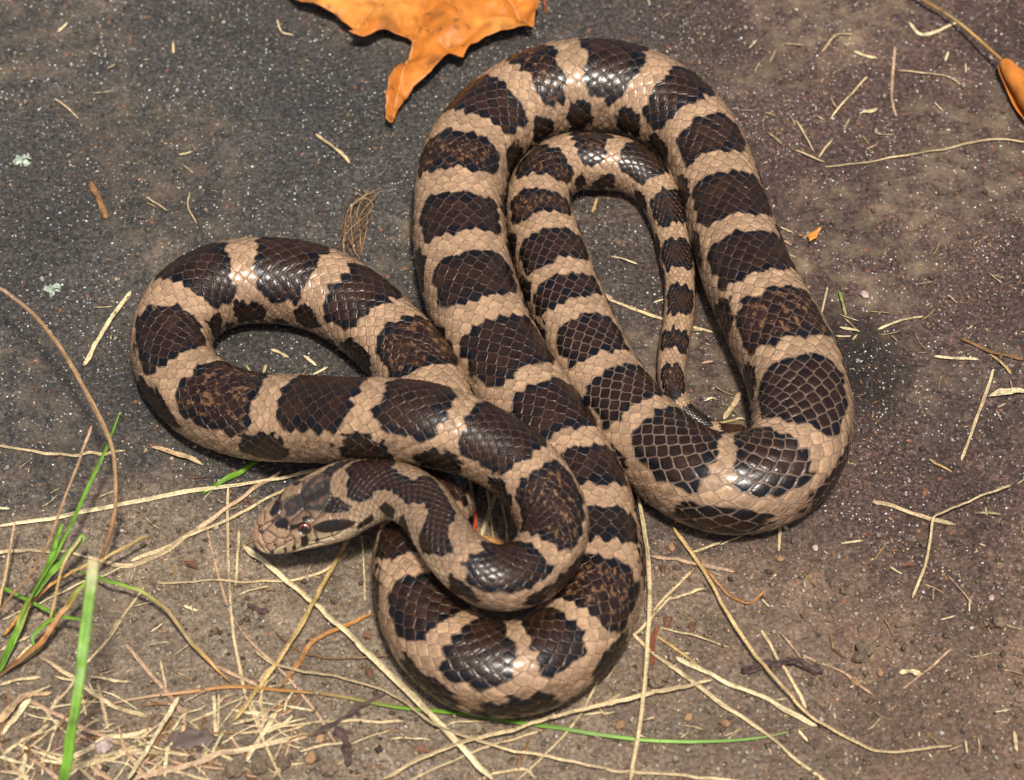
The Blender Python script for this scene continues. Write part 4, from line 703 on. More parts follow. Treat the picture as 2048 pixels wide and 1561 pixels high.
 ["bark_twig","gnarled dark purplish bark twig lying on the soil","twig",None,"d",1.94,[[52.1,-83.42,0.8],[57.75,-81.92,0.8],[64.87,-80.82,0.8],[70.76,-83.42,0.8]],0],
 ["bark_strip","curled dark brown strip of bark on the soil","bark",None,"d",1.9,[[-39.66,-97.72,0.8],[-37.42,-100.78,0.8],[-36.4,-108.28,0.8]],0],
 ["bark_flake","flat dark purplish bark flake on the soil before the snout","bark",None,"d",1.5,[[-61.44,-63.56,0.8],[-56.36,-65.81,0.8]],0],
 ["seed_husk","pale oat shaped husk on a thin stem lying on the soil","husk",None,"w",1.36,[[88.06,-83.29,0.8],[90.78,-83.42,0.8],[93.24,-83.97,0.8]],0],
 ["grass_strand","narrow green grass leaf lying half under the front coil","grass",None,"gg",1.31,[[-73.88,-32.36,0.8],[-69.59,-28.48,0.8],[-62.69,-23.66,0.8],[-55.69,-19.87,0.8]],0],
 ["straw","on the dark stone","straw","loose straw bits on the dark stone","k",0.75,[[20.66,31.1,0.8],[25.31,28.85,0.8]],0],
 ["straw","on the dark stone","straw","loose straw bits on the dark stone","w",0.5,[[35.15,27.49,0.8],[38.71,29.17,0.8]],0],
 ["straw","on the dark stone","straw","loose straw bits on the dark stone","w",0.5,[[24.91,42.81,0.8],[31.56,40.42,0.8]],0],
 ["straw","on the dark stone","straw","loose straw bits on the dark stone","y",0.77,[[20.55,58.77,0.8],[21.95,63.64,0.8]],0],
 ["straw","on the dark stone","straw","loose straw bits on the dark stone","y",0.5,[[25.11,19.02,0.8],[25.99,22.94,0.8]],0],
 ["straw","on the dark stone","straw","loose straw bits on the dark stone","w",0.5,[[21.25,20.03,0.8],[26.07,18.68,0.8]],0],
 ["straw","on the dark stone","straw","loose straw bits on the dark stone","k",0.62,[[42.83,18.55,0.8],[47.79,18.55,0.8]],0],
 ["straw","on the dark stone","straw","loose straw bits on the dark stone","k",0.74,[[46.54,7.79,0.8],[49.47,8.45,0.8]],0],
 ["straw","on the dark stone","straw","loose straw bits on the dark stone","y",0.6,[[47.33,-11.81,0.8],[55.7,-9.56,0.8]],0],
 ["straw","on the dark stone","straw","loose straw bits on the dark stone","w",0.61,[[46.85,-4.14,0.8],[49.47,-3.25,0.8]],0],
 ["straw","on the dark stone","straw","loose straw bits on the dark stone","w",0.6,[[53.96,-9.91,0.8],[56.38,-9.91,0.8]],0],
 ["straw","on the dark stone","straw","loose straw bits on the dark stone","w",0.74,[[74.05,11.49,0.8],[77.69,12.73,0.8]],0],
 ["straw","on the dark stone","straw","loose straw bits on the dark stone","w",0.74,[[81.29,19.11,0.8],[86.09,17.99,0.8]],0],
 ["straw","on the dark stone","straw","loose straw bits on the dark stone","k",0.63,[[67.46,49.23,0.8],[70.94,47.49,0.8]],0],
 ["straw","on the dark stone","straw","loose straw bits on the dark stone","w",0.74,[[-51.3,10.66,0.8],[-47.97,7.18,0.8]],0],
 ["straw","on the dark stone","straw","loose straw bits on the dark stone","p",0.74,[[-59.41,12.66,0.8],[-54.82,9.96,0.8]],0],
 ["straw","on the dark stone","straw","loose straw bits on the dark stone","w",0.61,[[-48.91,4.31,0.8],[-45.2,7.17,0.8]],0],
 ["straw","on the dark stone","straw","loose straw bits on the dark stone","p",0.74,[[-60.92,5.04,0.8],[-60.23,8.02,0.8]],0],
 ["straw","on the dark stone","straw","loose straw bits on the dark stone","w",0.49,[[-42.79,13.71,0.8],[-39.59,13.71,0.8]],0],
 ["straw","matted in the thatch","straw","straws matted in the corner thatch","p",0.42,[[-57.27,-102.62,0.8],[-51.57,-99.04,0.8],[-45.48,-96.29,0.8]],0],
 ["straw","matted in the thatch","straw","straws matted in the corner thatch","w",0.9,[[-59.25,-106.37,0.8],[-56.34,-100.14,0.8],[-53.04,-94.1,0.8]],0],
 ["straw","matted in the thatch","straw","straws matted in the corner thatch","k",0.62,[[-93.81,-105.21,0.8],[-89.52,-111.15,0.8],[-84.43,-116.06,0.8]],0],
 ["straw","matted in the thatch","straw","straws matted in the corner thatch","b",0.35,[[-109.49,-100.92,0.8],[-105.5,-100.11,0.8],[-102.34,-97.35,0.8]],0],
 ["straw","matted in the thatch","straw","straws matted in the corner thatch","p",0.55,[[-85.57,-99.58,0.8],[-79.94,-104.08,0.8],[-73.47,-105.73,0.8]],0],
 ["straw","matted in the thatch","straw","straws matted in the corner thatch","p",0.54,[[-52.89,-109.79,0.8],[-49.94,-107.76,0.8],[-46.48,-107.41,0.8]],0],
 ["straw","matted in the thatch","straw","straws matted in the corner thatch","w",0.82,[[-63.39,-93.13,0.8],[-59.96,-93.48,0.8],[-56.54,-94.11,0.8]],0],
 ["straw","matted in the thatch","straw","straws matted in the corner thatch","p",0.71,[[-57.22,-95.74,0.8],[-54.11,-95.92,0.8],[-51.21,-97.43,0.8]],0],
 ["straw","matted in the thatch","straw","straws matted in the corner thatch","k",0.58,[[-63.41,-99.64,0.8],[-61.9,-102.37,0.8],[-60.0,-104.72,0.8]],0],
 ["straw","matted in the thatch","straw","straws matted in the corner thatch","b",0.51,[[-110.13,-99.01,0.8],[-108.38,-102.65,0.8],[-107.12,-106.48,0.8]],0],
 ["straw","matted in the thatch","straw","straws matted in the corner thatch","b",0.38,[[-110.15,-100.07,0.8],[-107.45,-104.03,0.8],[-103.76,-106.54,0.8]],0],
 ["straw","matted in the thatch","straw","straws matted in the corner thatch","k",0.58,[[-107.49,-102.19,0.8],[-104.6,-103.98,0.8],[-101.71,-105.72,0.8]],0],
 ["straw","matted in the thatch","straw","straws matted in the corner thatch","w",0.42,[[-91.52,-106.23,0.8],[-85.69,-107.74,0.8],[-80.86,-112.08,0.8]],0],
 ["straw","matted in the thatch","straw","straws matted in the corner thatch","p",0.55,[[-57.74,-99.11,0.8],[-54.8,-95.51,0.8],[-51.38,-92.49,0.8]],0],
 ["straw","matted in the thatch","straw","straws matted in the corner thatch","w",0.46,[[-83.04,-100.36,0.8],[-79.63,-103.34,0.8],[-75.58,-104.4,0.8]],0],
 ["straw","matted in the thatch","straw","straws matted in the corner thatch","k",0.45,[[-73.26,-106.79,0.8],[-71.98,-105.48,0.8],[-70.33,-104.89,0.8]],0],
 ["straw","matted in the thatch","straw","straws matted in the corner thatch","b",0.47,[[-53.69,-95.49,0.8],[-50.08,-92.94,0.8],[-46.99,-89.55,0.8]],0],
 ["straw","matted in the thatch","straw","straws matted in the corner thatch","p",0.41,[[-67.92,-102.4,0.8],[-64.83,-96.07,0.8],[-61.08,-90.19,0.8]],0],
 ["straw","matted in the thatch","straw","straws matted in the corner thatch","t",0.48,[[-53.4,-107.36,0.8],[-52.22,-104.03,0.8],[-51.39,-100.5,0.8]],0],
 ["straw","matted in the thatch","straw","straws matted in the corner thatch","k",0.62,[[-87.72,-102.04,0.8],[-82.53,-106.36,0.8],[-76.69,-108.97,0.8]],0],
 ["straw","matted in the thatch","straw","straws matted in the corner thatch","p",0.44,[[-109.71,-103.66,0.8],[-108.91,-102.28,0.8],[-108.09,-100.9,0.8]],0],
 ["straw","matted in the thatch","straw","straws matted in the corner thatch","w",0.54,[[-51.47,-94.15,0.8],[-50.77,-90.65,0.8],[-49.09,-87.7,0.8]],0],
 ["straw","matted in the thatch","straw","straws matted in the corner thatch","w",0.69,[[-98.46,-110.09,0.8],[-96.7,-108.95,0.8],[-94.98,-107.72,0.8]],0],
 ["straw","matted in the thatch","straw","straws matted in the corner thatch","k",0.64,[[-69.35,-106.28,0.8],[-66.83,-107.17,0.8],[-64.32,-108.04,0.8]],0],
 ["straw","matted in the thatch","straw","straws matted in the corner thatch","b",0.39,[[-65.92,-112.04,0.8],[-64.59,-110.44,0.8],[-63.76,-108.41,0.8]],0],
 ["straw","matted in the thatch","straw","straws matted in the corner thatch","p",0.71,[[-104.53,-110.14,0.8],[-104.41,-106.69,0.8],[-105.13,-103.21,0.8]],0],
 ["straw","matted in the thatch","straw","straws matted in the corner thatch","t",0.8,[[-84.7,-112.28,0.8],[-79.97,-109.5,0.8],[-74.79,-107.79,0.8]],0],
 ["straw","matted in the thatch","straw","straws matted in the corner thatch","b",0.53,[[-54.24,-95.82,0.8],[-52.79,-93.09,0.8],[-51.64,-90.14,0.8]],0],
 ["straw","matted in the thatch","straw","straws matted in the corner thatch","k",0.61,[[-92.5,-110.64,0.8],[-93.3,-107.46,0.8],[-92.88,-104.3,0.8]],0],
 ["straw","matted in the thatch","straw","straws matted in the corner thatch","p",0.75,[[-105.34,-96.82,0.8],[-103.92,-93.04,0.8],[-102.64,-89.14,0.8]],0],
 ["straw","matted in the thatch","straw","straws matted in the corner thatch","p",0.65,[[-69.36,-106.01,0.8],[-68.55,-104.71,0.8],[-67.55,-103.6,0.8]],0],
 ["straw","matted in the thatch","straw","straws matted in the corner thatch","w",0.88,[[-55.61,-98.95,0.8],[-52.2,-97.46,0.8],[-49.54,-94.55,0.8]],0],
 ["straw","matted in the thatch","straw","straws matted in the corner thatch","k",0.56,[[-69.35,-108.48,0.8],[-64.93,-109.19,0.8],[-60.57,-108.63,0.8]],0],
 ["straw","matted in the thatch","straw","straws matted in the corner thatch","b",0.7,[[-60.11,-105.63,0.8],[-58.33,-103.32,0.8],[-56.22,-101.42,0.8]],0],
 ["straw","matted in the thatch","straw","straws matted in the corner thatch","p",0.85,[[-84.94,-104.33,0.8],[-78.61,-105.05,0.8],[-72.29,-105.34,0.8]],0],
 ["straw","matted in the thatch","straw","straws matted in the corner thatch","t",0.74,[[-81.43,-110.82,0.8],[-86.05,-104.86,0.8],[-88.46,-97.36,0.8]],0],
 ["straw","matted in the thatch","straw","straws matted in the corner thatch","b",0.51,[[-84.18,-91.85,0.8],[-80.25,-91.72,0.8],[-76.3,-91.91,0.8]],0],
 ["straw","matted in the thatch","straw","straws matted in the corner thatch","k",0.7,[[-62.95,-108.43,0.8],[-61.79,-109.49,0.8],[-60.98,-110.92,0.8]],0],
 ["straw","matted in the thatch","straw","straws matted in the corner thatch","p",0.57,[[-93.24,-104.87,0.8],[-90.35,-104.66,0.8],[-87.48,-104.31,0.8]],0],
 ["straw","matted in the thatch","straw","straws matted in the corner thatch","w",0.44,[[-110.09,-93.88,0.8],[-106.04,-95.37,0.8],[-101.92,-96.06,0.8]],0],
 ["straw","matted in the thatch","straw","straws matted in the corner thatch","p",0.45,[[-58.06,-88.37,0.8],[-53.68,-86.64,0.8],[-49.18,-85.23,0.8]],0],
 ["straw","matted in the thatch","straw","straws matted in the corner thatch","k",0.45,[[-106.15,-108.37,0.8],[-104.67,-106.6,0.8],[-102.65,-105.7,0.8]],0],
 ["straw","matted in the thatch","straw","straws matted in the corner thatch","b",0.58,[[-82.97,-107.3,0.8],[-80.39,-105.62,0.8],[-78.23,-103.27,0.8]],0],
 ["straw","matted in the thatch","straw","straws matted in the corner thatch","p",0.45,[[-57.3,-91.29,0.8],[-56.11,-86.79,0.8],[-53.46,-83.34,0.8]],0],
 ["straw","matted in the thatch","straw","straws matted in the corner thatch","t",0.44,[[-78.71,-111.05,0.8],[-76.06,-109.4,0.8],[-73.03,-108.86,0.8]],0],
 ["straw","matted in the thatch","straw","straws matted in the corner thatch","b",0.5,[[-116.39,-103.93,0.8],[-114.66,-101.81,0.8],[-112.3,-100.67,0.8]],0],
 ["straw","matted in the thatch","straw","straws matted in the corner thatch","p",0.67,[[-109.81,-88.79,0.8],[-107.01,-88.37,0.8],[-104.61,-86.81,0.8]],0],
 ["straw","matted in the thatch","straw","straws matted in the corner thatch","w",0.37,[[-65.25,-102.51,0.8],[-61.35,-99.43,0.8],[-57.12,-96.92,0.8]],0],
 ["straw","matted in the thatch","straw","straws matted in the corner thatch","k",0.44,[[-53.29,-111.38,0.8],[-52.04,-110.1,0.8],[-50.96,-108.61,0.8]],0],
 ["straw","matted in the thatch","straw","straws matted in the corner thatch","t",0.63,[[-93.99,-107.51,0.8],[-89.42,-111.72,0.8],[-83.95,-113.4,0.8]],0],
 ["straw","matted in the thatch","straw","straws matted in the corner thatch","b",0.51,[[-101.95,-98.44,0.8],[-99.05,-92.84,0.8],[-95.28,-87.99,0.8]],0],
 ["straw","matted in the thatch","straw","straws matted in the corner thatch","p",0.45,[[-59.62,-97.14,0.8],[-56.91,-97.81,0.8],[-54.32,-99.04,0.8]],0],
 ["straw","matted in the thatch","straw","straws matted in the corner thatch","w",0.43,[[-82.13,-111.04,0.8],[-79.28,-108.37,0.8],[-76.88,-105.13,0.8]],0],
 ["straw","matted in the thatch","straw","straws matted in the corner thatch","p",0.4,[[-57.27,-107.29,0.8],[-54.21,-108.97,0.8],[-51.21,-110.79,0.8]],0],
 ["straw","matted in the thatch","straw","straws matted in the corner thatch","w",0.44,[[-106.27,-91.62,0.8],[-103.17,-96.11,0.8],[-99.55,-99.96,0.8]],0],
 ["straw","matted in the thatch","straw","straws matted in the corner thatch","k",0.5,[[-107.08,-113.83,0.8],[-106.4,-111.39,0.8],[-106.01,-108.81,0.8]],0],
 ["straw","matted in the thatch","straw","straws matted in the corner thatch","p",0.37,[[-75.49,-102.37,0.8],[-72.41,-101.78,0.8],[-69.25,-101.66,0.8]],0],
 ["straw","matted in the thatch","straw","straws matted in the corner thatch","b",0.65,[[-54.47,-93.33,0.8],[-50.47,-91.23,0.8],[-47.2,-87.78,0.8]],0],
 ["straw","matted in the thatch","straw","straws matted in the corner thatch","p",0.29,[[-109.56,-100.62,0.8],[-106.26,-99.58,0.8],[-102.94,-98.59,0.8]],0],
 ["straw","matted in the thatch","straw","straws matted in the corner thatch","w",0.71,[[-105.15,-106.35,0.8],[-100.97,-106.95,0.8],[-96.9,-106.34,0.8]],0],
 ["straw","matted in the thatch","straw","straws matted in the corner thatch","k",0.29,[[-102.39,-114.89,0.8],[-98.9,-111.2,0.8],[-95.49,-107.37,0.8]],0],
 ["straw","matted in the thatch","straw","straws matted in the corner thatch","b",0.42,[[-74.34,-101.7,0.8],[-71.04,-106.0,0.8],[-66.86,-108.93,0.8]],0],
 ["straw","matted in the thatch","straw","straws matted in the corner thatch","p",0.54,[[-69.32,-105.15,0.8],[-64.59,-105.58,0.8],[-60.35,-108.35,0.8]],0],
 ["straw","matted in the thatch","straw","straws matted in the corner thatch","t",0.31,[[-78.67,-100.78,0.8],[-75.0,-102.77,0.8],[-71.78,-105.69,0.8]],0],
 ["straw","matted in the thatch","straw","straws matted in the corner thatch","b",0.41,[[-61.54,-108.62,0.8],[-56.96,-111.57,0.8],[-51.95,-112.87,0.8]],0],
 ["straw","matted in the thatch","straw","straws matted in the corner thatch","p",0.47,[[-91.05,-114.74,0.8],[-86.74,-109.22,0.8],[-83.91,-102.34,0.8]],0],
 ["straw","matted in the thatch","straw","straws matted in the corner thatch","w",0.43,[[-109.39,-91.99,0.8],[-107.35,-92.71,0.8],[-105.35,-92.31,0.8]],0],
 ["straw","matted in the thatch","straw","straws matted in the corner thatch","p",0.44,[[-50.78,-101.79,0.8],[-48.68,-102.91,0.8],[-46.44,-103.27,0.8]],0],
 ["straw","matted in the thatch","straw","straws matted in the corner thatch","k",0.42,[[-112.29,-109.87,0.8],[-113.68,-104.98,0.8],[-115.74,-100.3,0.8]],0],
 ["straw","matted in the thatch","straw","straws matted in the corner thatch","p",0.31,[[-79.63,-94.04,0.8],[-74.03,-95.88,0.8],[-69.1,-99.65,0.8]],0],
 ["straw","matted in the thatch","straw","straws matted in the corner thatch","t",0.32,[[-77.27,-103.5,0.8],[-73.95,-103.92,0.8],[-70.63,-104.0,0.8]],0],
 ["straw","matted in the thatch","straw","straws matted in the corner thatch","b",0.37,[[-113.68,-109.29,0.8],[-109.73,-106.22,0.8],[-107.11,-101.56,0.8]],0],
 ["straw","matted in the thatch","straw","straws matted in the corner thatch","k",0.4,[[-98.78,-99.27,0.8],[-93.87,-101.71,0.8],[-89.84,-105.9,0.8]],0],
 ["straw","matted in the thatch","straw","straws matted in the corner thatch","p",0.53,[[-85.23,-101.4,0.8],[-80.26,-98.31,0.8],[-76.08,-93.89,0.8]],0],
 ["straw","matted in the thatch","straw","straws matted in the corner thatch","w",0.55,[[-105.17,-108.0,0.8],[-103.38,-102.27,0.8],[-102.15,-96.22,0.8]],0],
 ["straw","matted in the thatch","straw","straws matted in the corner thatch","p",0.31,[[-107.82,-105.08,0.8],[-106.44,-103.27,0.8],[-105.0,-101.52,0.8]],0],
 ["straw","matted in the thatch","straw","straws matted in the corner thatch","w",0.6,[[-67.44,-106.79,0.8],[-65.98,-102.57,0.8],[-64.43,-98.38,0.8]],0],
 ["straw","matted in the thatch","straw","straws matted in the corner thatch","k",0.36,[[-110.79,-107.93,0.8],[-109.52,-107.19,0.8],[-108.71,-105.83,0.8]],0],
 ["straw","matted in the thatch","straw","straws matted in the corner thatch","b",0.41,[[-105.17,-107.88,0.8],[-102.95,-107.19,0.8],[-100.6,-107.25,0.8]],0],
 ["straw","matted in the thatch","straw","straws matted in the corner thatch","p",0.41,[[-55.88,-94.37,0.8],[-52.02,-98.95,0.8],[-47.23,-101.91,0.8]],0],
 ["straw","matted in the thatch","straw","straws matted in the corner thatch","b",0.63,[[-73.4,-97.9,0.8],[-67.18,-99.6,0.8],[-60.99,-98.84,0.8]],0],
 ["straw","matted in the thatch","straw","straws matted in the corner thatch","p",0.45,[[-95.64,-109.87,0.8],[-93.69,-106.76,0.8],[-91.74,-103.64,0.8]],0],
 ["straw","matted in the thatch","straw","straws matted in the corner thatch","w",0.53,[[-112.09,-113.97,0.8],[-108.5,-111.26,0.8],[-106.31,-106.93,0.8]],0],
 ["straw","matted in the thatch","straw","straws matted in the corner thatch","p",0.32,[[-93.59,-98.73,0.8],[-90.35,-98.48,0.8],[-87.64,-96.58,0.8]],0],
 ["straw","matted in the thatch","straw","straws matted in the corner thatch","w",0.44,[[-77.15,-99.66,0.8],[-73.78,-94.8,0.8],[-69.09,-91.71,0.8]],0],
 ["straw","matted in the thatch","straw","straws matted in the corner thatch","k",0.48,[[-53.98,-95.62,0.8],[-49.78,-93.43,0.8],[-46.84,-89.26,0.8]],0],
 ["straw","matted in the thatch","straw","straws matted in the corner thatch","p",0.38,[[-57.68,-95.17,0.8],[-55.85,-93.93,0.8],[-54.56,-91.94,0.8]],0],
 ["straw","matted in the thatch","straw","straws matted in the corner thatch","b",0.59,[[-77.37,-99.25,0.8],[-75.02,-104.96,0.8],[-70.86,-109.0,0.8]],0],
 ["straw","matted in the thatch","straw","straws matted in the corner thatch","k",0.45,[[-62.69,-109.52,0.8],[-59.41,-110.2,0.8],[-56.19,-111.2,0.8]],0],
 ["straw","matted in the thatch","straw","straws matted in the corner thatch","p",0.42,[[-82.52,-111.27,0.8],[-79.19,-107.37,0.8],[-76.97,-102.42,0.8]],0],
 ["straw","matted in the thatch","straw","straws matted in the corner thatch","p",0.44,[[-57.02,-85.88,0.8],[-56.75,-89.83,0.8],[-56.46,-93.75,0.8]],0],
 ["straw","matted in the thatch","straw","straws matted in the corner thatch","w",0.86,[[-77.27,-110.98,0.8],[-76.81,-104.69,0.8],[-74.22,-99.27,0.8]],0],
 ["straw","matted in the thatch","straw","straws matted in the corner thatch","k",0.62,[[-91.98,-110.38,0.8],[-92.39,-107.71,0.8],[-91.99,-105.12,0.8]],0],
 ["straw","matted in the thatch","straw","straws matted in the corner thatch","b",0.38,[[-60.67,-110.1,0.8],[-58.82,-110.21,0.8],[-57.0,-109.95,0.8]],0],
 ["straw","matted in the thatch","straw","straws matted in the corner thatch","p",0.66,[[-56.84,-102.01,0.8],[-55.9,-96.09,0.8],[-57.3,-90.06,0.8]],0],
 ["straw","matted in the thatch","straw","straws matted in the corner thatch","t",0.87,[[-112.12,-106.53,0.8],[-108.86,-111.19,0.8],[-104.71,-114.67,0.8]],0],
 ["straw","matted in the thatch","straw","straws matted in the corner thatch","b",0.81,[[-68.09,-109.67,0.8],[-66.36,-106.26,0.8],[-64.64,-102.8,0.8]],0],
 ["straw","matted in the thatch","straw","straws matted in the corner thatch","k",0.46,[[-82.82,-108.57,0.8],[-81.87,-106.85,0.8],[-80.53,-105.53,0.8]],0],
 ["straw","matted in the thatch","straw","straws matted in the corner thatch","p",0.78,[[-62.89,-96.98,0.8],[-59.85,-95.93,0.8],[-56.91,-94.57,0.8]],0],
 ["straw","matted in the thatch","straw","straws matted in the corner thatch","w",0.38,[[-97.25,-87.54,0.8],[-90.51,-88.91,0.8],[-84.51,-93.2,0.8]],0],
 ["straw","matted in the thatch","straw","straws matted in the corner thatch","p",0.45,[[-92.14,-98.55,0.8],[-90.75,-97.41,0.8],[-89.15,-96.68,0.8]],0],
 ["straw","matted in the thatch","straw","straws matted in the corner thatch","w",0.28,[[-71.91,-106.96,0.8],[-68.11,-110.6,0.8],[-65.25,-115.22,0.8]],0],
 ["straw","matted in the thatch","straw","straws matted in the corner thatch","b",0.3,[[-101.42,-109.25,0.8],[-101.93,-102.52,0.8],[-99.98,-96.38,0.8]],0],
 ["straw","matted in the thatch","straw","straws matted in the corner thatch","p",0.53,[[-103.95,-84.44,0.8],[-97.96,-86.52,0.8],[-92.39,-90.06,0.8]],0],
 ["straw","matted in the thatch","straw","straws matted in the corner thatch","b",0.38,[[-82.0,-99.49,0.8],[-81.64,-96.45,0.8],[-81.08,-93.46,0.8]],0],
 ["straw","matted in the thatch","straw","straws matted in the corner thatch","k",0.36,[[-57.53,-99.64,0.8],[-54.94,-94.02,0.8],[-50.9,-89.71,0.8]],0],
 ["straw","matted in the thatch","straw","straws matted in the corner thatch","p",0.63,[[-66.7,-91.62,0.8],[-64.95,-89.65,0.8],[-62.7,-88.48,0.8]],0],
 ["straw","matted in the thatch","straw","straws matted in the corner thatch","w",0.74,[[-114.72,-105.8,0.8],[-110.48,-107.45,0.8],[-106.24,-109.05,0.8]],0],
 ["straw","matted in the thatch","straw","straws matted in the corner thatch","k",0.38,[[-52.9,-110.4,0.8],[-50.21,-103.7,0.8],[-49.02,-96.24,0.8]],0],
 ["straw","matted in the thatch","straw","straws matted in the corner thatch","b",0.45,[[-77.56,-106.71,0.8],[-76.3,-104.65,0.8],[-75.92,-102.08,0.8]],0],
 ["straw","matted in the thatch","straw","straws matted in the corner thatch","t",0.93,[[-75.14,-103.62,0.8],[-73.71,-98.22,0.8],[-73.82,-92.37,0.8]],0],
 ["straw","matted in the thatch","straw","straws matted in the corner thatch","b",0.73,[[-116.18,-101.97,0.8],[-114.09,-95.49,0.8],[-114.01,-88.21,0.8]],0],
 ["straw","matted in the thatch","straw","straws matted in the corner thatch","k",0.41,[[-107.54,-103.94,0.8],[-106.45,-105.14,0.8],[-105.16,-106.0,0.8]],0],
 ["straw","matted in the thatch","straw","straws matted in the corner thatch","w",0.39,[[-69.67,-102.04,0.8],[-67.95,-104.11,0.8],[-65.78,-105.39,0.8]],0],
 ["straw","matted in the thatch","straw","straws matted in the corner thatch","w",0.43,[[-59.58,-89.12,0.8],[-57.24,-95.54,0.8],[-55.54,-102.12,0.8]],0],
 ["straw","matted in the thatch","straw","straws matted in the corner thatch","k",0.45,[[-57.09,-92.9,0.8],[-54.73,-93.28,0.8],[-52.35,-93.43,0.8]],0],
 ["straw","matted in the thatch","straw","straws matted in the corner thatch","b",0.37,[[-76.71,-109.93,0.8],[-75.19,-107.66,0.8],[-73.82,-105.26,0.8]],0],
 ["straw","matted in the thatch","straw","straws matted in the corner thatch","k",0.42,[[-103.03,-105.37,0.8],[-101.91,-111.61,0.8],[-98.66,-116.91,0.8]],0],
 ["straw","matted in the thatch","straw","straws matted in the corner thatch","p",0.38,[[-69.72,-109.93,0.8],[-69.42,-108.34,0.8],[-69.29,-106.7,0.8]],0],
 ["straw","matted in the thatch","straw","straws matted in the corner thatch","p",0.81,[[-99.04,-100.67,0.8],[-96.11,-97.58,0.8],[-92.91,-94.84,0.8]],0],
 ["straw","matted in the thatch","straw","straws matted in the corner thatch","w",0.37,[[-87.79,-102.81,0.8],[-83.56,-107.11,0.8],[-79.03,-110.84,0.8]],0],
 ["straw","matted in the thatch","straw","straws matted in the corner thatch","k",0.56,[[-74.26,-90.99,0.8],[-71.81,-89.65,0.8],[-69.49,-88.03,0.8]],0],
 ["straw","matted in the thatch","straw","straws matted in the corner thatch","b",0.42,[[-51.81,-101.97,0.8],[-47.8,-100.05,0.8],[-43.45,-99.37,0.8]],0],
 ["straw","matted in the thatch","straw","straws matted in the corner thatch","p",0.88,[[-101.27,-105.57,0.8],[-95.04,-109.52,0.8],[-90.15,-115.51,0.8]],0],
 ["straw","matted in the thatch","straw","straws matted in the corner thatch","t",0.48,[[-83.15,-107.7,0.8],[-80.45,-107.04,0.8],[-78.32,-105.09,0.8]],0],
 ["straw","matted in the thatch","straw","straws matted in the corner thatch","b",0.76,[[-71.79,-101.52,0.8],[-70.14,-98.1,0.8],[-68.73,-94.49,0.8]],0],
 ["straw","matted in the thatch","straw","straws matted in the corner thatch","k",0.38,[[-106.13,-106.83,0.8],[-101.22,-103.48,0.8],[-96.25,-100.19,0.8]],0],
 ["straw","matted in the thatch","straw","straws matted in the corner thatch","p",0.5,[[-86.09,-99.94,0.8],[-80.35,-100.07,0.8],[-74.98,-98.15,0.8]],0],
 ["straw","matted in the thatch","straw","straws matted in the corner thatch","w",0.64,[[-110.35,-102.62,0.8],[-103.99,-105.17,0.8],[-97.65,-107.7,0.8]],0],
]
LEAF = [[-58.35,130.87],[-56.47,129.82],[-52.34,127.47],[-46.74,124.6],[-44.45,121.75],[-42.18,119.42],[-43.19,116.85],[-41.34,115.82],[-39.15,115.31],[-35.57,117.62],[-32.69,118.91],[-29.03,118.13],[-26.63,116.59],[-27.29,113.26],[-28.61,107.15],[-31.05,103.11],[-32.21,99.09],[-32.65,95.1],[-33.1,91.63],[-32.83,87.68],[-31.91,86.45],[-30.49,86.94],[-31.06,88.17],[-30.23,91.13],[-28.18,95.1],[-25.74,98.59],[-22.19,101.1],[-19.71,104.12],[-16.53,108.67],[-14.55,109.69],[-13.98,107.66],[-12.2,110.2],[-10.77,112.75],[-7.16,115.31],[-2.07,117.88],[1.57,119.68],[4.13,119.42],[5.58,118.13],[6.16,125.12],[7.09,127.73],[7.29,130.87],[10.31,143.55],[21.29,151.41],[14.61,165.39],[19.0,183.78],[2.23,179.65],[-3.39,198.42],[-13.13,183.78],[-23.04,192.11],[-31.11,175.55],[-45.39,187.93],[-46.25,171.47],[-64.25,171.47],[-58.04,155.37],[-68.7,149.44],[-62.71,137.71]]
LEAF_BASE = [-17.12,167.41]
LEAF_TIPS = [[-31.51,87.66],[5.6,118.6],[-43.13,117.09],[-67.33,149.44],[20.61,151.41],[18.29,182.75],[-45.36,186.89]]
SCRAP = [[72.59,50.39],[74.5,50.39],[78.82,52.6],[77.07,48.86],[75.34,47.5],[74.86,50.05]]
DEADLEAF = [[-77.81,-102.42],[-76.43,-101.36],[-76.0,-99.51],[-74.18,-99.77],[-72.48,-98.31],[-70.42,-98.98],[-68.9,-98.18],[-66.76,-100.3],[-64.72,-100.7],[-65.76,-102.02],[-67.11,-101.89],[-68.02,-103.48],[-70.17,-103.08],[-71.86,-104.66],[-73.94,-103.48],[-75.8,-104.14]]
PETIOLE = [[103.87,139.8,2.0],[110.76,133.47,2.5],[117.54,126.63,3.0],[123.35,118.03,4.0],[128.99,108.61,5.0],[131.16,104.42,5.5]]
ROLL = [[129.78,108.0,4.5],[131.5,103.93,4.5],[134.55,97.69,4.5],[138.75,87.72,4.5],[142.7,76.13,4.5]]
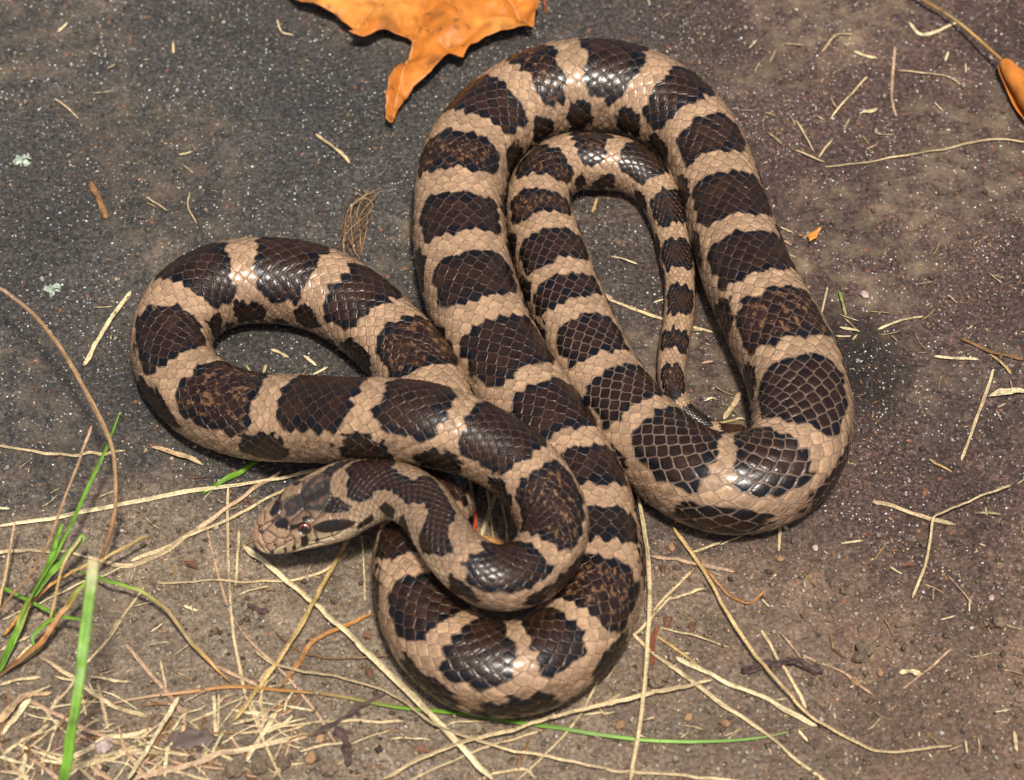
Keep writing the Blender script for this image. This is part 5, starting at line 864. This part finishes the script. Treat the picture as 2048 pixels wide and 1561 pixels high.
LUMPS = [["clod",80.83,-76.97,2.4],["clod",33.21,-84.8,2.7],["clod",79.75,-79.32,1.6],["seed",37.44,-47.65,1.2],["seed",39.79,-95.07,1.1],["seed",-44.87,-106.2,1.5],["seed",47.93,-96.94,1.2],["seed",24.3,-97.2,1.3],["flake",-75.05,-52.57,1.7],["flake",-33.1,-72.54,1.9],["flake",-20.35,-103.97,1.8],["flake",-32.46,-82.89,1.6],["flake",35.26,-54.01,1.3],["flake",35.84,-69.33,1.8],["flake",41.58,-69.89,1.7],["stone",88.14,30.0,1.3],["stone",71.11,-47.94,0.9],["stone",111.04,-62.57,0.8],["flake",62.73,-51.13,1.0],["seed",83.85,-82.75,1.2],["seed",62.73,-51.13,1.1],["flake",93.05,-52.57,1.4],["seed",77.97,-85.48,1.3],["clod",112.45,-69.61,1.6],["clod",-40.51,-109.48,1.8],["clod",-56.12,-108.82,2.2],["clod",-61.65,-109.48,2.0],["clod",-50.61,-107.52,1.7],["seed",-47.6,-99.6,1.2],["stone",-91.54,-103.18,2.2],["stone",-50.41,-106.99,1.2],["flake",98.28,-31.31,1.5],["flake",-62.23,-33.54,1.0],["seed",-43.06,-100.93,1.3]]
TUFT_BASE = [-114.39,-71.0]
LANDMARKS = [["the snout",-60.2,-49.7],["the bark twig",61.1,-81.4],["the lowest coil",-2.7,-95.6],["the lobed orange leaf",-23.2,113.2],["the rolled leaf",128.0,105.8],["the tail tip",55.1,-12.4],["the widest coil",75.5,-33.5],["the orange leaf scrap",75.7,50.8],["the green grass tuft",-109.7,-59.7],["the wood splinter",-106.1,62.8],["a lichen rosette",-124.6,73.3],["a lichen rosette",-114.4,31.5],["the leftmost coil",-92.5,6.4],["the rootlet tuft",-39.4,54.2],["the arched coil",52.8,113.2],["the neck loop",-4.6,-42.4],["the grey dead leaf",-71.7,-100.7],["the pale husk on a stem",90.9,-82.9],["the upright forked straw",112.3,-7.7],["the curled bark strip",-37.4,-102.3],["the very long thin straw",107.4,80.4],["the kinked stem",100.1,-38.0],["the bark flake",-58.9,-64.1],["the front coil",-55.5,-24.6],["the red stalk",32.5,-75.2],["the left coil loop",-52.3,12.8],["the thin tail",39.5,29.0]]
LICHEN = [[-126.9,76.64],[-115.11,32.31]]
TUFT = [[-37.04,63.27],[-38.54,57.57],[-40.09,49.88],[-40.88,42.78]]
# ---------------------------------------------------------------- straws, grass, leaves and small litter
KEY = {'p': (.49, .375, .205), 'y': (.43, .295, .11), 'b': (.20, .10, .04), 'r': (.40, .045, .010), 'o': (.42, .19, .05), 'u': (.20, .06, .025), 'g': (.17, .35, .03), 'q': (.33, .20, .095),
       'k': (.41, .265, .165), 'w': (.60, .49, .28), 'd': (.085, .052, .044), 't': (.45, .30, .16)}
def tube_mesh(P, w, th, cols, seed, nseg=8, blade=False, ragged=0.0, cut=False):
    """swept flattened stem; P in metres (n,3)"""
    n = len(P)
    T = np.gradient(P, axis=0); T /= np.linalg.norm(T, axis=1)[:, None]
    S = np.cross(T, [0, 0, 1.0]); S /= np.linalg.norm(S, axis=1)[:, None] + 1e-9; U = np.cross(S, T)
    t = np.linspace(0, 1, n)
    tw = (fbm(t * 2.5 + seed, t * 0 + seed * 3.7, 101, 2) - 0.5) * (1.6 if blade else 1.2)
    wid = 0.5 * w * (0.85 + 0.3 * fbm(t * 5 + seed * 1.3, t * 0, 102, 3))
    if ragged > 0.4: wid = wid * (0.55 + 0.9 * fbm(t * 9 + seed, t * 0, 104, 3))
    end = np.minimum(1, np.minimum(t, 1 - t) * n / 2.0 * 0.9 + 0.35) if not blade else np.minimum(1, (1.02 - np.abs(2 * t - 1) ** 6))
    if cut: end = np.where(t < 0.5, 1.0, end)
    wid = wid * end
    a = np.linspace(0, 2 * np.pi, nseg, endpoint=False)
    lat = np.cos(a)[None] * wid[:, None]
    upv = np.sin(a)[None] * (0.5 * th) + (np.abs(np.cos(a))[None] * 0.30 * wid[:, None] * (1 if blade else 0.0))
    groove = 1 + ragged * (hash2(np.arange(n)[:, None] // 3, np.arange(nseg)[None], int(seed)) - 0.5)
    lat, upv = lat * groove, upv * groove
    c, s = np.cos(tw)[:, None], np.sin(tw)[:, None]
    l2, u2 = lat * c - upv * s, lat * s + upv * c
    V = P[:, None] + l2[..., None] * S[:, None] + u2[..., None] * U[:, None]
    F = grid_faces(n, nseg, True).tolist()
    F += [tuple(range(nseg))[::-1], tuple(range((n - 1) * nseg, n * nseg))]
    C = np.stack([np.interp(t, np.linspace(0, 1, len(cols)), [KEY[k][q] for k in cols]) if len(cols) > 1 else np.full(n, KEY[cols[0]][q]) for q in range(3)], 1)
    fib = 0.50 + 0.85 * vnoise(np.arange(nseg)[None] * 1.9 + seed, t[:, None] * 9, 103) + 0.30 * (hash2(np.arange(n)[:, None], np.arange(nseg)[None], int(seed) + 5) - 0.5)
    stain = 0.70 + 0.5 * fbm(t * n / 5.0 + seed, t * 0 + seed, 105, 3)
    stain = stain * (1 - 0.45 * np.exp(-((t - (0.25 + 0.5 * ((seed * 0.37) % 1))) / 0.012) ** 2))
    C = C[:, None] * fib[..., None] * stain[:, None, None]
    return V.reshape(-1, 3), F, C.reshape(-1, 3)
def on_ground_path(pts, w, lifted, th, seed):
    P = np.array(pts) / 1000.0
    L = np.linalg.norm(np.diff(P, axis=0), axis=1).sum()
    _, Q = catmull(P, step=max(L / 60, 0.0006))
    tk = np.linspace(0, L / 0.006, len(Q))
    Q[:, 0] += 0.00028 * (fbm(tk, tk * 0 + seed * 1.7, 112, 3) - 0.5); Q[:, 1] += 0.00028 * (fbm(tk, tk * 0 + seed * 2.3, 113, 3) - 0.5)
    if not lifted:
        t = np.linspace(0, 1, len(Q))
        g = smooth(ground_h(Q[:, 0], Q[:, 1]), 5)
        Q[:, 2] = g + th * 0.5 + 0.0003 + 0.0006 * np.sin(np.pi * t) * random.random() + 0.0007 * (fbm(t * 4 + seed, t * 0, 111, 2) - 0.4).clip(0)
    else:
        Q[:, 2] += ground_h(Q[:, 0], Q[:, 1]) * 0.7
    return Q
def place(o, V):
    c = np.array([V[:, 0].mean(), V[:, 1].mean(), V[:, 2].min()])
    return c
COLOUR = {'p': 'pale', 'w': 'whitish', 'k': 'pinkish', 'y': 'golden', 'b': 'brown', 't': 'tan'}
MARKS = [(np.array(m[1:]) / 1000, m[0]) for m in LANDMARKS]
def nearest_mark(x, y): return min(MARKS, key=lambda m: (m[0][0] - x) ** 2 + (m[0][1] - y) ** 2)[1]
tuft_root = bpy.data.objects.new('grass_tuft', None); col_link(tuft_root); tuft_root.location = (TUFT_BASE[0] / 1000, TUFT_BASE[1] / 1000, 0)
tag(tuft_root, 'tuft of green and fading brown grass growing at the edge of the soil', 'grass')
for i, (name, label, cat, group, cols, wmm, pts, lifted) in enumerate(STRAWS):
    w = wmm / 1000
    blade = name in ('grass_strand', 'blade', 'leaf_sheath_strip', 'grass_clipping', 'seed_husk')
    rough = name in ('bark_twig', 'bark_strip', 'wood_splinter', 'dry_stem', 'bark_flake')
    th = w * (0.16 if blade else 0.75 if name in ('bark_twig', 'stem', 'red_twig', 'rootlet') else 0.30)
    th = max(th, 0.0002)
    Q = on_ground_path(pts, w, lifted, th + (0.3 * w if blade else 0), i)
    V, F, C = tube_mesh(Q, w, th, cols, i + 1, nseg=12 if rough else 9, blade=blade, ragged=0.9 if rough else 0.22, cut=' cut ' in label)
    green = 'g' in cols
    child = name in ('blade', 'stem')
    c = np.array(tuft_root.location) if child else np.array([V[:, 0].mean(), V[:, 1].mean(), V[:, 2].min()])
    o = mesh_obj(name, V - c, F, MAT_GRASS if green else MAT_BIT if rough else MAT_STRAW, colors=C, smooth=green)
    if child:
        o.parent = tuft_root; o['label'] = label; continue
    o.location = c
    if group:                                        # look and neighbour of a loose straw
        thick = 'fine' if wmm < 0.55 else 'thin' if wmm < 0.85 else 'broad'
        ln = np.linalg.norm(np.diff(Q, axis=0), axis=1).sum()
        a0, a1 = Q[-1, :2] - Q[len(Q) // 2, :2], Q[len(Q) // 2, :2] - Q[0, :2]
        bent = abs(a0[0] * a1[1] - a0[1] * a1[0]) / (np.linalg.norm(a0) * np.linalg.norm(a1) + 1e-12) > 0.3
        label = '%s%s %s%s straw %s beside %s' % ('short ' if ln < 0.007 else 'long ' if ln > 0.02 else '', thick, COLOUR[cols[0]], ' bent' if bent else '', label, nearest_mark(V[:, 0].mean(), V[:, 1].mean()))
    tag(o, label, cat, group)

# ---- autumn leaf
def seg_d(p, a, b):
    v = b - a; t = np.clip(((p - a) @ v) / (v @ v), 0, 1); return np.linalg.norm(p - a - t[:, None] * v, axis=1), t
def poly_d(p, ring):
    d = np.full(len(p), 1e9); ins = np.zeros(len(p), bool)
    for k in range(len(ring)):
        a, b = ring[k - 1], ring[k]
        d = np.minimum(d, seg_d(p, a, b)[0])
        c = ((a[1] > p[:, 1]) != (b[1] > p[:, 1])) & (p[:, 0] < (b[0] - a[0]) * (p[:, 1] - a[1]) / (b[1] - a[1] + 1e-12) + a[0]); ins ^= c
    return np.where(ins, d, -d)
def flat_patch(ring_mm, spacing):
    ring = np.array(ring_mm) / 1000
    dense = []
    for k in range(len(ring)):
        a, b = ring[k], ring[(k + 1) % len(ring)]
        m = max(1, int(np.linalg.norm(b - a) / spacing))
        dense += [a + (b - a) * q / m for q in range(m)]
    dense = np.array(dense); dense += (rng.random(dense.shape) - 0.5) * spacing * 0.35
    x0, y0 = ring.min(0); x1, y1 = ring.max(0)
    gx_, gy_ = np.meshgrid(np.arange(x0, x1, spacing), np.arange(y0, y1, spacing), indexing='ij')
    pts = np.stack([gx_.ravel(), gy_.ravel()], 1) + (rng.random((gx_.size, 2)) - 0.5) * spacing * 0.3
    pts = pts[poly_d(pts, ring) > spacing * 0.5]
    allp = [Vector((float(p[0] * 1000), float(p[1] * 1000))) for p in np.vstack([dense, pts])]
    n = len(dense)
    vs, _, fs, *_r = delaunay_2d_cdt(allp, [], [list(range(n))], 1, 1e-4)
    v2 = np.array([[v.x, v.y] for v in vs]) / 1000
    return v2, [tuple(f) for f in fs], ring
v2, fs, ring = flat_patch(LEAF, 0.0011)
bd = np.maximum(poly_d(v2, ring), 0)
base_pt = np.array(LEAF_BASE) / 1000; tips = np.array(LEAF_TIPS) / 1000
vd = np.full(len(v2), 1e9)
for tp in tips: vd = np.minimum(vd, seg_d(v2, base_pt, tp)[0])
sv = np.full(len(v2), 1e9)                                  # side veins
side_veins = []
for tp in tips:
    ax = tp - base_pt; Lx = np.linalg.norm(ax); ax = ax / Lx; nrm_ = np.array([-ax[1], ax[0]])
    for q in np.arange(0.22, 0.9, 0.16):
        for sg in (1, -1):
            a = base_pt + ax * Lx * q; b = a + (ax * 0.8 + nrm_ * sg * 0.75) * Lx * 0.30 * (1.05 - q)
            side_veins.append((a, b)); sv = np.minimum(sv, seg_d(v2, a, b)[0])
fold = fbm(v2[:, 0] * 45 + 4, v2[:, 1] * 45, 121, 3)
tipd = np.linalg.norm(v2 - tips[0], axis=1)
zz = 0.0008 + 0.0065 * np.abs(fold - 0.5) ** 0.8 * 2.2 + 0.0022 * (1 - np.exp(-vd / 0.004)) + 0.0009 * (1 - np.exp(-sv / 0.0016)) + 0.0022 * np.exp(-bd / 0.003) * (fbm(v2[:, 0] * 130, v2[:, 1] * 130, 122, 2) - 0.2) - 0.0005 * np.exp(-(vd / 0.0007) ** 2) - 0.0003 * np.exp(-(sv / 0.0004) ** 2)
zz = zz - 0.003 * np.exp(-(tipd / 0.010) ** 2) + ground_h(v2[:, 0], v2[:, 1])
lc = mix(np.broadcast_to(np.array([0.54, 0.175, 0.022]), (len(v2), 3)), np.array([0.68, 0.29, 0.055]), sstep(0.4, 0.7, fbm(v2[:, 0] * 60, v2[:, 1] * 60, 123)))
lc = mix(lc, np.array([0.50, 0.38, 0.05]), sstep(0.5, 0.72, fbm(v2[:, 0] * 55 + 9, v2[:, 1] * 55, 124)) * sstep(0.006, 0.016, bd) * 0.6)
lc = mix(lc, np.array([0.40, 0.12, 0.02]), np.exp(-bd / 0.0009) * 0.7)
lc = mix(lc, np.array([0.40, 0.12, 0.015]), np.exp(-(vd / 0.0009) ** 2) * 0.55)
lc = mix(lc, np.array([0.42, 0.13, 0.018]), np.exp(-(sv / 0.0005) ** 2) * 0.5)
spots = hash2(np.floor(v2[:, 0] / 0.0034), np.floor(v2[:, 1] / 0.0034), 125)
ci, cj = np.floor(v2[:, 0] / 0.0034), np.floor(v2[:, 1] / 0.0034)
cellc = np.stack([ci + 0.15 + 0.7 * hash2(ci, cj, 126), cj + 0.15 + 0.7 * hash2(ci, cj, 127)], 1) * 0.0034
lc = mix(lc, np.array([0.10, 0.055, 0.02]), (spots > 0.78) * sstep(0.0006, 0.0003, np.linalg.norm(v2 - cellc, axis=1)) * 0.8)
lc = mix(lc, np.array([0.22, 0.09, 0.025]), sstep(0.60, 0.74, fbm(v2[:, 0] * 150, v2[:, 1] * 150, 128, 4)) * 0.55)
lc = lc * (0.8 + 0.4 * fbm(v2[:, 0] * 420, v2[:, 1] * 420, 129, 3))[:, None]
maple = bpy.data.objects.new('autumn_leaf', None); col_link(maple); maple.location = (base_pt[0], base_pt[1], 0)
tag(maple, 'fallen orange leaf with pointed lobes beside the arched coil', 'leaf')
o3 = np.array([base_pt[0], base_pt[1], 0])
bl = mesh_obj('blade', np.column_stack([v2, zz]) - o3, fs, MAT_LEAF, parent=maple, colors=lc)
sm = bl.modifiers.new('thickness', 'SOLIDIFY'); sm.thickness = 0.00012
def leaf_z(p): return zz[np.argmin(((v2 - p) ** 2).sum(1))]
for a, b in [(base_pt, tp) for tp in tips] + side_veins[::1]:
    if poly_d(np.array([a, b]), ring).min() < -0.0005: continue
    n_ = max(6, int(np.linalg.norm(b - a) / 0.0012)); t_ = np.linspace(0, 1, n_)[:, None]
    pp = a + (b - a) * t_; P = np.column_stack([pp, [leaf_z(q) + 0.00003 for q in pp]])
    V, F, C = tube_mesh(P, 0.00055 if np.allclose(a, base_pt) else 0.0003, 0.0003, 'o', 3)
    mesh_obj('vein', V - o3, F, MAT_LEAF, parent=maple, colors=C * 1.6)
P = np.column_stack([base_pt[0] + np.linspace(0, 0.012, 20), base_pt[1] + np.linspace(0, 0.035, 20), np.linspace(leaf_z(base_pt), 0.002, 20)])
V, F, C = tube_mesh(P, 0.0013, 0.0012, 'ob', 4); mesh_obj('petiole', V - o3, F, MAT_LEAF, parent=maple, colors=C)
# ---- rolled leaf with its long stalk
roll = bpy.data.objects.new('curled_leaf', None); col_link(roll); rp = np.array(ROLL) / 1000; roll.location = (rp[0, 0], rp[0, 1], 0); o4 = np.array([rp[0, 0], rp[0, 1], 0])
tag(roll, 'rolled up orange leaf with a long thin yellow stalk on the stone', 'leaf')
_, P = catmull(np.array(PETIOLE) / 1000, step=0.0012); V, F, C = tube_mesh(P, 0.0010, 0.0009, 'oyo', 6); mesh_obj('petiole', V - o4, F, MAT_LEAF, parent=roll, colors=C * 0.95)
_, P = catmull(rp, step=0.0008)
T = np.gradient(P, axis=0); T /= np.linalg.norm(T, axis=1)[:, None]; S = np.cross(T, [0, 0, 1.0]); S /= np.linalg.norm(S, axis=1)[:, None]; U = np.cross(S, T)
a = np.radians(np.linspace(-60, 330, 40)); n = len(P); t = np.linspace(0, 1, n)
rr = (0.0012 + 0.0030 * np.minimum(1, t * 2.4) ** 0.7)[:, None] * (0.72 + 0.42 * np.linspace(0, 1, 40)[None]) * (0.9 + 0.2 * fbm(t[:, None] * 6, a[None] * 1.2, 131, 2))
V = P[:, None] + (np.cos(a)[None] * rr)[..., None] * S[:, None] + (np.sin(a)[None] * rr)[..., None] * U[:, None]
C = np.array([0.58, 0.20, 0.035]) * (0.75 + 0.5 * fbm(t[:, None] * 20, a[None] * 3, 132))[..., None]
b2 = mesh_obj('blade', V.reshape(-1, 3) - o4, grid_faces(n, 40), MAT_LEAF, parent=roll, colors=C.reshape(-1, 3))
sm = b2.modifiers.new('thickness', 'SOLIDIFY'); sm.thickness = 0.0002
# ---- scraps of leaf
def scrap(name, ring_mm, colr_, label, lift, seed, cat='leaf'):
    v, f, rg = flat_patch(ring_mm, 0.0006)
    z = ground_h(v[:, 0], v[:, 1]) + 0.0003 + lift * fbm(v[:, 0] * 260 + seed, v[:, 1] * 260, 141, 2)
    C = np.array(colr_) * (0.7 + 0.6 * fbm(v[:, 0] * 500, v[:, 1] * 500, seed))[:, None]
    c = np.array([v[:, 0].mean(), v[:, 1].mean(), z.min()])
    o = mesh_obj(name, np.column_stack([v, z]) - c, f, MAT_LEAF, colors=C); o.location = c
    m = o.modifiers.new('thickness', 'SOLIDIFY'); m.thickness = 0.0002
    return tag(o, label, cat)
scrap('leaf_scrap', SCRAP, (0.62, 0.26, 0.05), 'small three cornered orange leaf scrap on the stone', 0.0022, 3)
scrap('dead_leaf', DEADLEAF, (0.13, 0.095, 0.08), 'greyish purple dead leaf lying in the thatch', 0.0014, 5)

# ---- lumps: clods, seeds, stones, bark flakes
bmq = bmesh.new(); bmesh.ops.create_icosphere(bmq, subdivisions=4, radius=1.0)
ICO = np.array([v.co[:] for v in bmq.verts]); ICOF = [tuple(v.index for v in f.verts) for f in bmq.faces]; bmq.free()
LUMP = {'clod': ('soil_clod', 'crumbly brown clod of soil', 'clod', 'clods of soil', (0.13, 0.095, 0.065), (1, .9, .75), .45),
        'seed': ('seed', 'small oval brown seed', 'seed', 'seeds on the soil', (0.26, 0.15, 0.075), (1, .72, .6), .10),
        'stone': ('pebble', 'small pale angular pebble', 'pebble', 'pebbles', (0.34, 0.26, 0.23), (1, .8, .6), .35),
        'flake': ('bud_scale', 'curled reddish brown bud scale', 'bud scale', 'bud scales', (0.13, 0.060, 0.036), (1, .55, .14), .30)}
for i, (kind, x, y, sz) in enumerate(LUMPS):
    nm, lb, ct, gp, c0_, sq_, amp = LUMP[kind]
    d = 1 + amp * 0.5 * (vnoise(ICO[:, 0] * 5 + ICO[:, 2] * 3 + i, ICO[:, 1] * 5 - ICO[:, 2] * 4, 149) - 0.5) + amp * (fbm(ICO[:, 0] * 1.6 + ICO[:, 2] * 1.1 + i * 7, ICO[:, 1] * 1.6 - ICO[:, 2] * .8, 150 + i, 3) - 0.5) * 2
    v = ICO * d[:, None] * np.array(sq_)
    if kind == 'seed': v[:, 2] *= 1 - 0.25 * np.exp(-(ICO[:, 1] / 0.12) ** 2); v[:, 1] *= 1 - 0.35 * np.clip(ICO[:, 0], 0, 1) ** 2
    if kind == 'flake': v[:, 2] += 0.45 * ICO[:, 1] ** 2 - 0.25 * ICO[:, 0] ** 2; v[:, 1] *= 1 - 0.6 * np.clip(ICO[:, 0], 0, 1)
    an = rng.random() * 6.28; ca, sa = math.cos(an), math.sin(an)
    v = np.column_stack([v[:, 0] * ca - v[:, 1] * sa, v[:, 0] * sa + v[:, 1] * ca, v[:, 2]]) * sz / 1000 * (0.85 + 0.3 * rng.random())
    C = np.array(c0_) * (0.6 + 0.8 * fbm(ICO[:, 0] * 4 + i, ICO[:, 1] * 4 + ICO[:, 2] * 3, 160, 3))[:, None] * (0.8 + 0.5 * rng.random())
    o = mesh_obj(nm, v, ICOF, MAT_SOIL if kind == 'clod' else MAT_BIT, colors=C, smooth=kind in ('seed', 'flake'))
    o.location = (x / 1000, y / 1000, float(ground_h(np.array([x / 1000]), np.array([y / 1000]))[0]) - v[:, 2].min() - 0.0002)
    tag(o, lb + ' near ' + nearest_mark(x / 1000, y / 1000), ct, gp)
# ---- lichen rosettes
for i, (x, y) in enumerate(LICHEN):
    x, y = x / 1000, y / 1000; nr, na = 10, 60
    r_, a_ = np.meshgrid(np.linspace(0.02, 1, nr), np.linspace(0, 2 * np.pi, na, endpoint=False), indexing='ij')
    size = 0.0019
    R_ = size * r_ * (0.40 + 1.0 * vnoise(a_ * 3.5 + 9 * i, r_ * 1.2, 171) * r_)
    lx_, ly_ = R_ * np.cos(a_), R_ * np.sin(a_)
    z_ = ground_h(x + lx_, y + ly_) + 0.00045 * (1 - r_ ** 4) + 0.0003 * vnoise(a_ * 5, r_ * 6, 172)
    V = np.column_stack([lx_.ravel(), ly_.ravel(), z_.ravel() - z_.min()])
    C = np.array([0.40, 0.47, 0.38]) * (0.25 + 1.0 * vnoise(lx_.ravel() * 3000, ly_.ravel() * 3000, 173))[:, None]
    o = mesh_obj('lichen', V, grid_faces(nr, na)[:, :], MAT_SOIL, colors=C); o.location = (x, y, z_.min())
    tag(o, ['small pale green lichen rosette alone on the dark stone', 'pale green lichen rosette near the leftmost coil'][i], 'lichen')
# ---- rootlet tuft behind the left coil
tuft = bpy.data.objects.new('rootlet_tuft', None); col_link(tuft); tp = np.array(TUFT) / 1000; tuft.location = (tp[0, 0], tp[0, 1], 0); ot = np.array([tp[0, 0], tp[0, 1], 0])
tag(tuft, 'tangled tuft of fine brown rootlets on the stone', 'roots')
for i in range(20):
    q = tp + (rng.random(tp.shape) - 0.5) * np.array([0.007, 0.005]); k0 = rng.integers(0, 2); q = q[k0:k0 + 2 + rng.integers(1, 3)]
    P3 = np.column_stack([q, 0.0006 + 0.0018 * rng.random(len(q))]) ; _, P = catmull(P3, step=0.0008)
    V, F, C = tube_mesh(P, 0.00020, 0.00020, 'b' if i % 3 else 't', i + 20, nseg=5); mesh_obj('rootlet', V - ot, F, MAT_STRAW, parent=tuft, colors=C * 0.9)
# ---- red stalk by the leaf
# ---- scattered chaff: the larger bits one by one
AX2 = X_ax[::25]; AW2 = w_ax[::25]
def under_snake(x, y):
    d = np.hypot(AX2[:, 0] - x, AX2[:, 1] - y); return bool((d < AW2 * 0.85).any())
chaff_meshes = []
for k in range(14):
    L_ = 0.0016 + 0.0042 * rng.random(); w_ = 0.0003 + 0.0005 * rng.random(); n_ = 7
    t_ = np.linspace(-0.5, 0.5, n_); bend = (rng.random() - 0.5) * 0.5
    P = np.column_stack([t_ * L_, bend * L_ * (t_ ** 2), 0.0003 + 0.0003 * rng.random() * np.abs(t_)])
    V, F, C = tube_mesh(P, w_, w_ * 0.45, 'pwkytpbwpw'[k % 10], k + 60, nseg=6)
    o = mesh_obj('chaff_mesh', V, F, MAT_STRAW, colors=C * (0.55 + 0.45 * rng.random()), link=False); chaff_meshes.append(o.data); bpy.data.objects.remove(o)
made = 0
while made < 160:
    x, y = rng.uniform(-0.125, 0.125), rng.uniform(-0.105, 0.125)
    keep = 0.25 + 0.5 * (x > 0.05) + 0.55 * sstep(-0.01, -0.06, y)
    if rng.random() > keep * 1.5 * sstep(0.40, 0.68, fbm(x * 34, y * 34, 181)) + 0.03 or under_snake(x, y): continue
    o = bpy.data.objects.new('chaff', chaff_meshes[rng.integers(len(chaff_meshes))]); col_link(o)
    o.location = (x, y, float(ground_h(np.array([x]), np.array([y]))[0]) + 0.0002); o.rotation_euler = ((rng.random() - .5) * .3, (rng.random() - .5) * .3, rng.random() * 6.28)
    soil_ = y < -0.04
    tag(o, 'tiny dry chaff fragment on the %s near %s' % ('gritty soil' if soil_ else 'dark stone', nearest_mark(x, y)), 'chaff', 'chaff on the soil' if soil_ else 'chaff on the stone'); made += 1
# ---- fine litter and soil crumbs nobody could count
def scatter(n, dens, seed):
    r2 = np.random.default_rng(seed); x = r2.uniform(-0.15, 0.15, n * 4); y = r2.uniform(-0.125, 0.155, n * 4)
    m = r2.random(n * 4) < dens(x, y); return x[m][:n], y[m][:n], r2
def stuff(name, n, dens, shape, pal, size, mat, seed, label, cat):
    x, y, r2 = scatter(n, dens, seed); m = len(x); SV, SF = shape; SV = np.array(SV); SF = np.array(SF)
    sz = size(r2, m); an = r2.random(m) * 6.283; ca, sa = np.cos(an), np.sin(an)
    jitter = 1 + 0.5 * (r2.random((m, len(SV), 3)) - 0.5)
    v = SV[None] * jitter * sz[:, None, :]
    til = (r2.random(m) - 0.5) * 0.9
    vz = v[..., 2] + v[..., 0] * til[:, None]
    vx = v[..., 0] * ca[:, None] - v[..., 1] * sa[:, None]; vy = v[..., 0] * sa[:, None] + v[..., 1] * ca[:, None]
    z = ground_h(x, y)
    V = np.stack([vx + x[:, None], vy + y[:, None], vz + z[:, None] + sz[:, 2:3] * 0.5], -1).reshape(-1, 3)
    F = (SF[None] + (np.arange(m) * len(SV))[:, None, None]).reshape(-1, SF.shape[1])
    pc = np.array(pal)[r2.integers(0, len(pal), m)] * (0.6 + 0.8 * r2.random(m))[:, None]
    o = mesh_obj(name, V, F, mat, colors=np.repeat(pc, len(SV), 0), smooth=False)
    return tag(o, label, cat, kind='stuff')
OCT = ([(1, 0, 0), (-1, 0, 0), (0, 1, 0), (0, -1, 0), (0, 0, 1), (0, 0, -1)], [(0, 2, 4), (2, 1, 4), (1, 3, 4), (3, 0, 4), (2, 0, 5), (1, 2, 5), (3, 1, 5), (0, 3, 5)])
clump = lambda x, y, s: sstep(0.42, 0.66, fbm(x * 45, y * 45, s, 3))
stuff('fine_chaff', 9500, lambda x, y: np.clip(0.08 + 0.6 * clump(x, y, 191) * (0.4 + sstep(0.0, 0.07, x)) + 0.35 * soil_mask(x, y) + 0.5 * sstep(-0.07, -0.10, y - 0.2 * x), 0, 1), OCT,
      [(.40, .28, .14), (.52, .42, .25), (.30, .16, .07), (.36, .22, .12), (.26, .10, .04), (.45, .36, .22)],
      lambda r, m: np.stack([0.00018 + 0.0011 * r.random(m) ** 2.6, 0.00008 + 0.00018 * r.random(m), 0.00006 + 0.00008 * r.random(m)], 1), MAT_STRAW, 5, 'fine chaff and plant dust scattered over stone and soil', 'chaff')
stuff('soil_crumbs', 13000, lambda x, y: np.clip(0.10 + 0.75 * soil_mask(x, y) * (0.35 + 0.8 * clump(x, y, 195)), 0, 1), OCT,
      [(.13, .10, .07), (.20, .155, .115), (.09, .065, .045), (.28, .24, .19), (.16, .12, .085)],
      lambda r, m: (0.00012 + 0.00075 * r.random((m, 1)) ** 4) * (0.7 + 0.6 * r.random((m, 3))), MAT_SOIL, 6, 'loose crumbs and grains of brown soil', 'soil')
stuff('mineral_grains', 2300, lambda x, y: np.clip(0.55 - 0.2 * soil_mask(x, y), 0, 1), OCT,
      [(.75, .74, .72), (.6, .58, .55), (.5, .47, .44), (.35, .2, .14)],
      lambda r, m: (0.00006 + 0.00014 * r.random((m, 1)) ** 3) * (0.8 + 0.4 * r.random((m, 3))), MAT_BIT, 8, 'tiny pale mineral grains on the stone', 'grit')
stuff('thatch_fibres', 3200, lambda x, y: np.clip(sstep(-0.085, -0.115, y + 0.20 * (x + 0.12)) * (0.15 + clump(x, y, 197)) + 0.10 * soil_mask(x, y) * clump(x, y, 198), 0, 1) * (x < 0.06), OCT,
      [(.48, .37, .21), (.58, .48, .29), (.36, .21, .11), (.20, .10, .045), (.40, .27, .17)],
      lambda r, m: np.stack([0.0012 + 0.0048 * r.random(m) ** 1.7, 0.00009 + 0.00020 * r.random(m), 0.00010 + 0.0001 * r.random(m)], 1), MAT_STRAW, 9, 'mat of fine dry grass fibres on the soil', 'thatch')
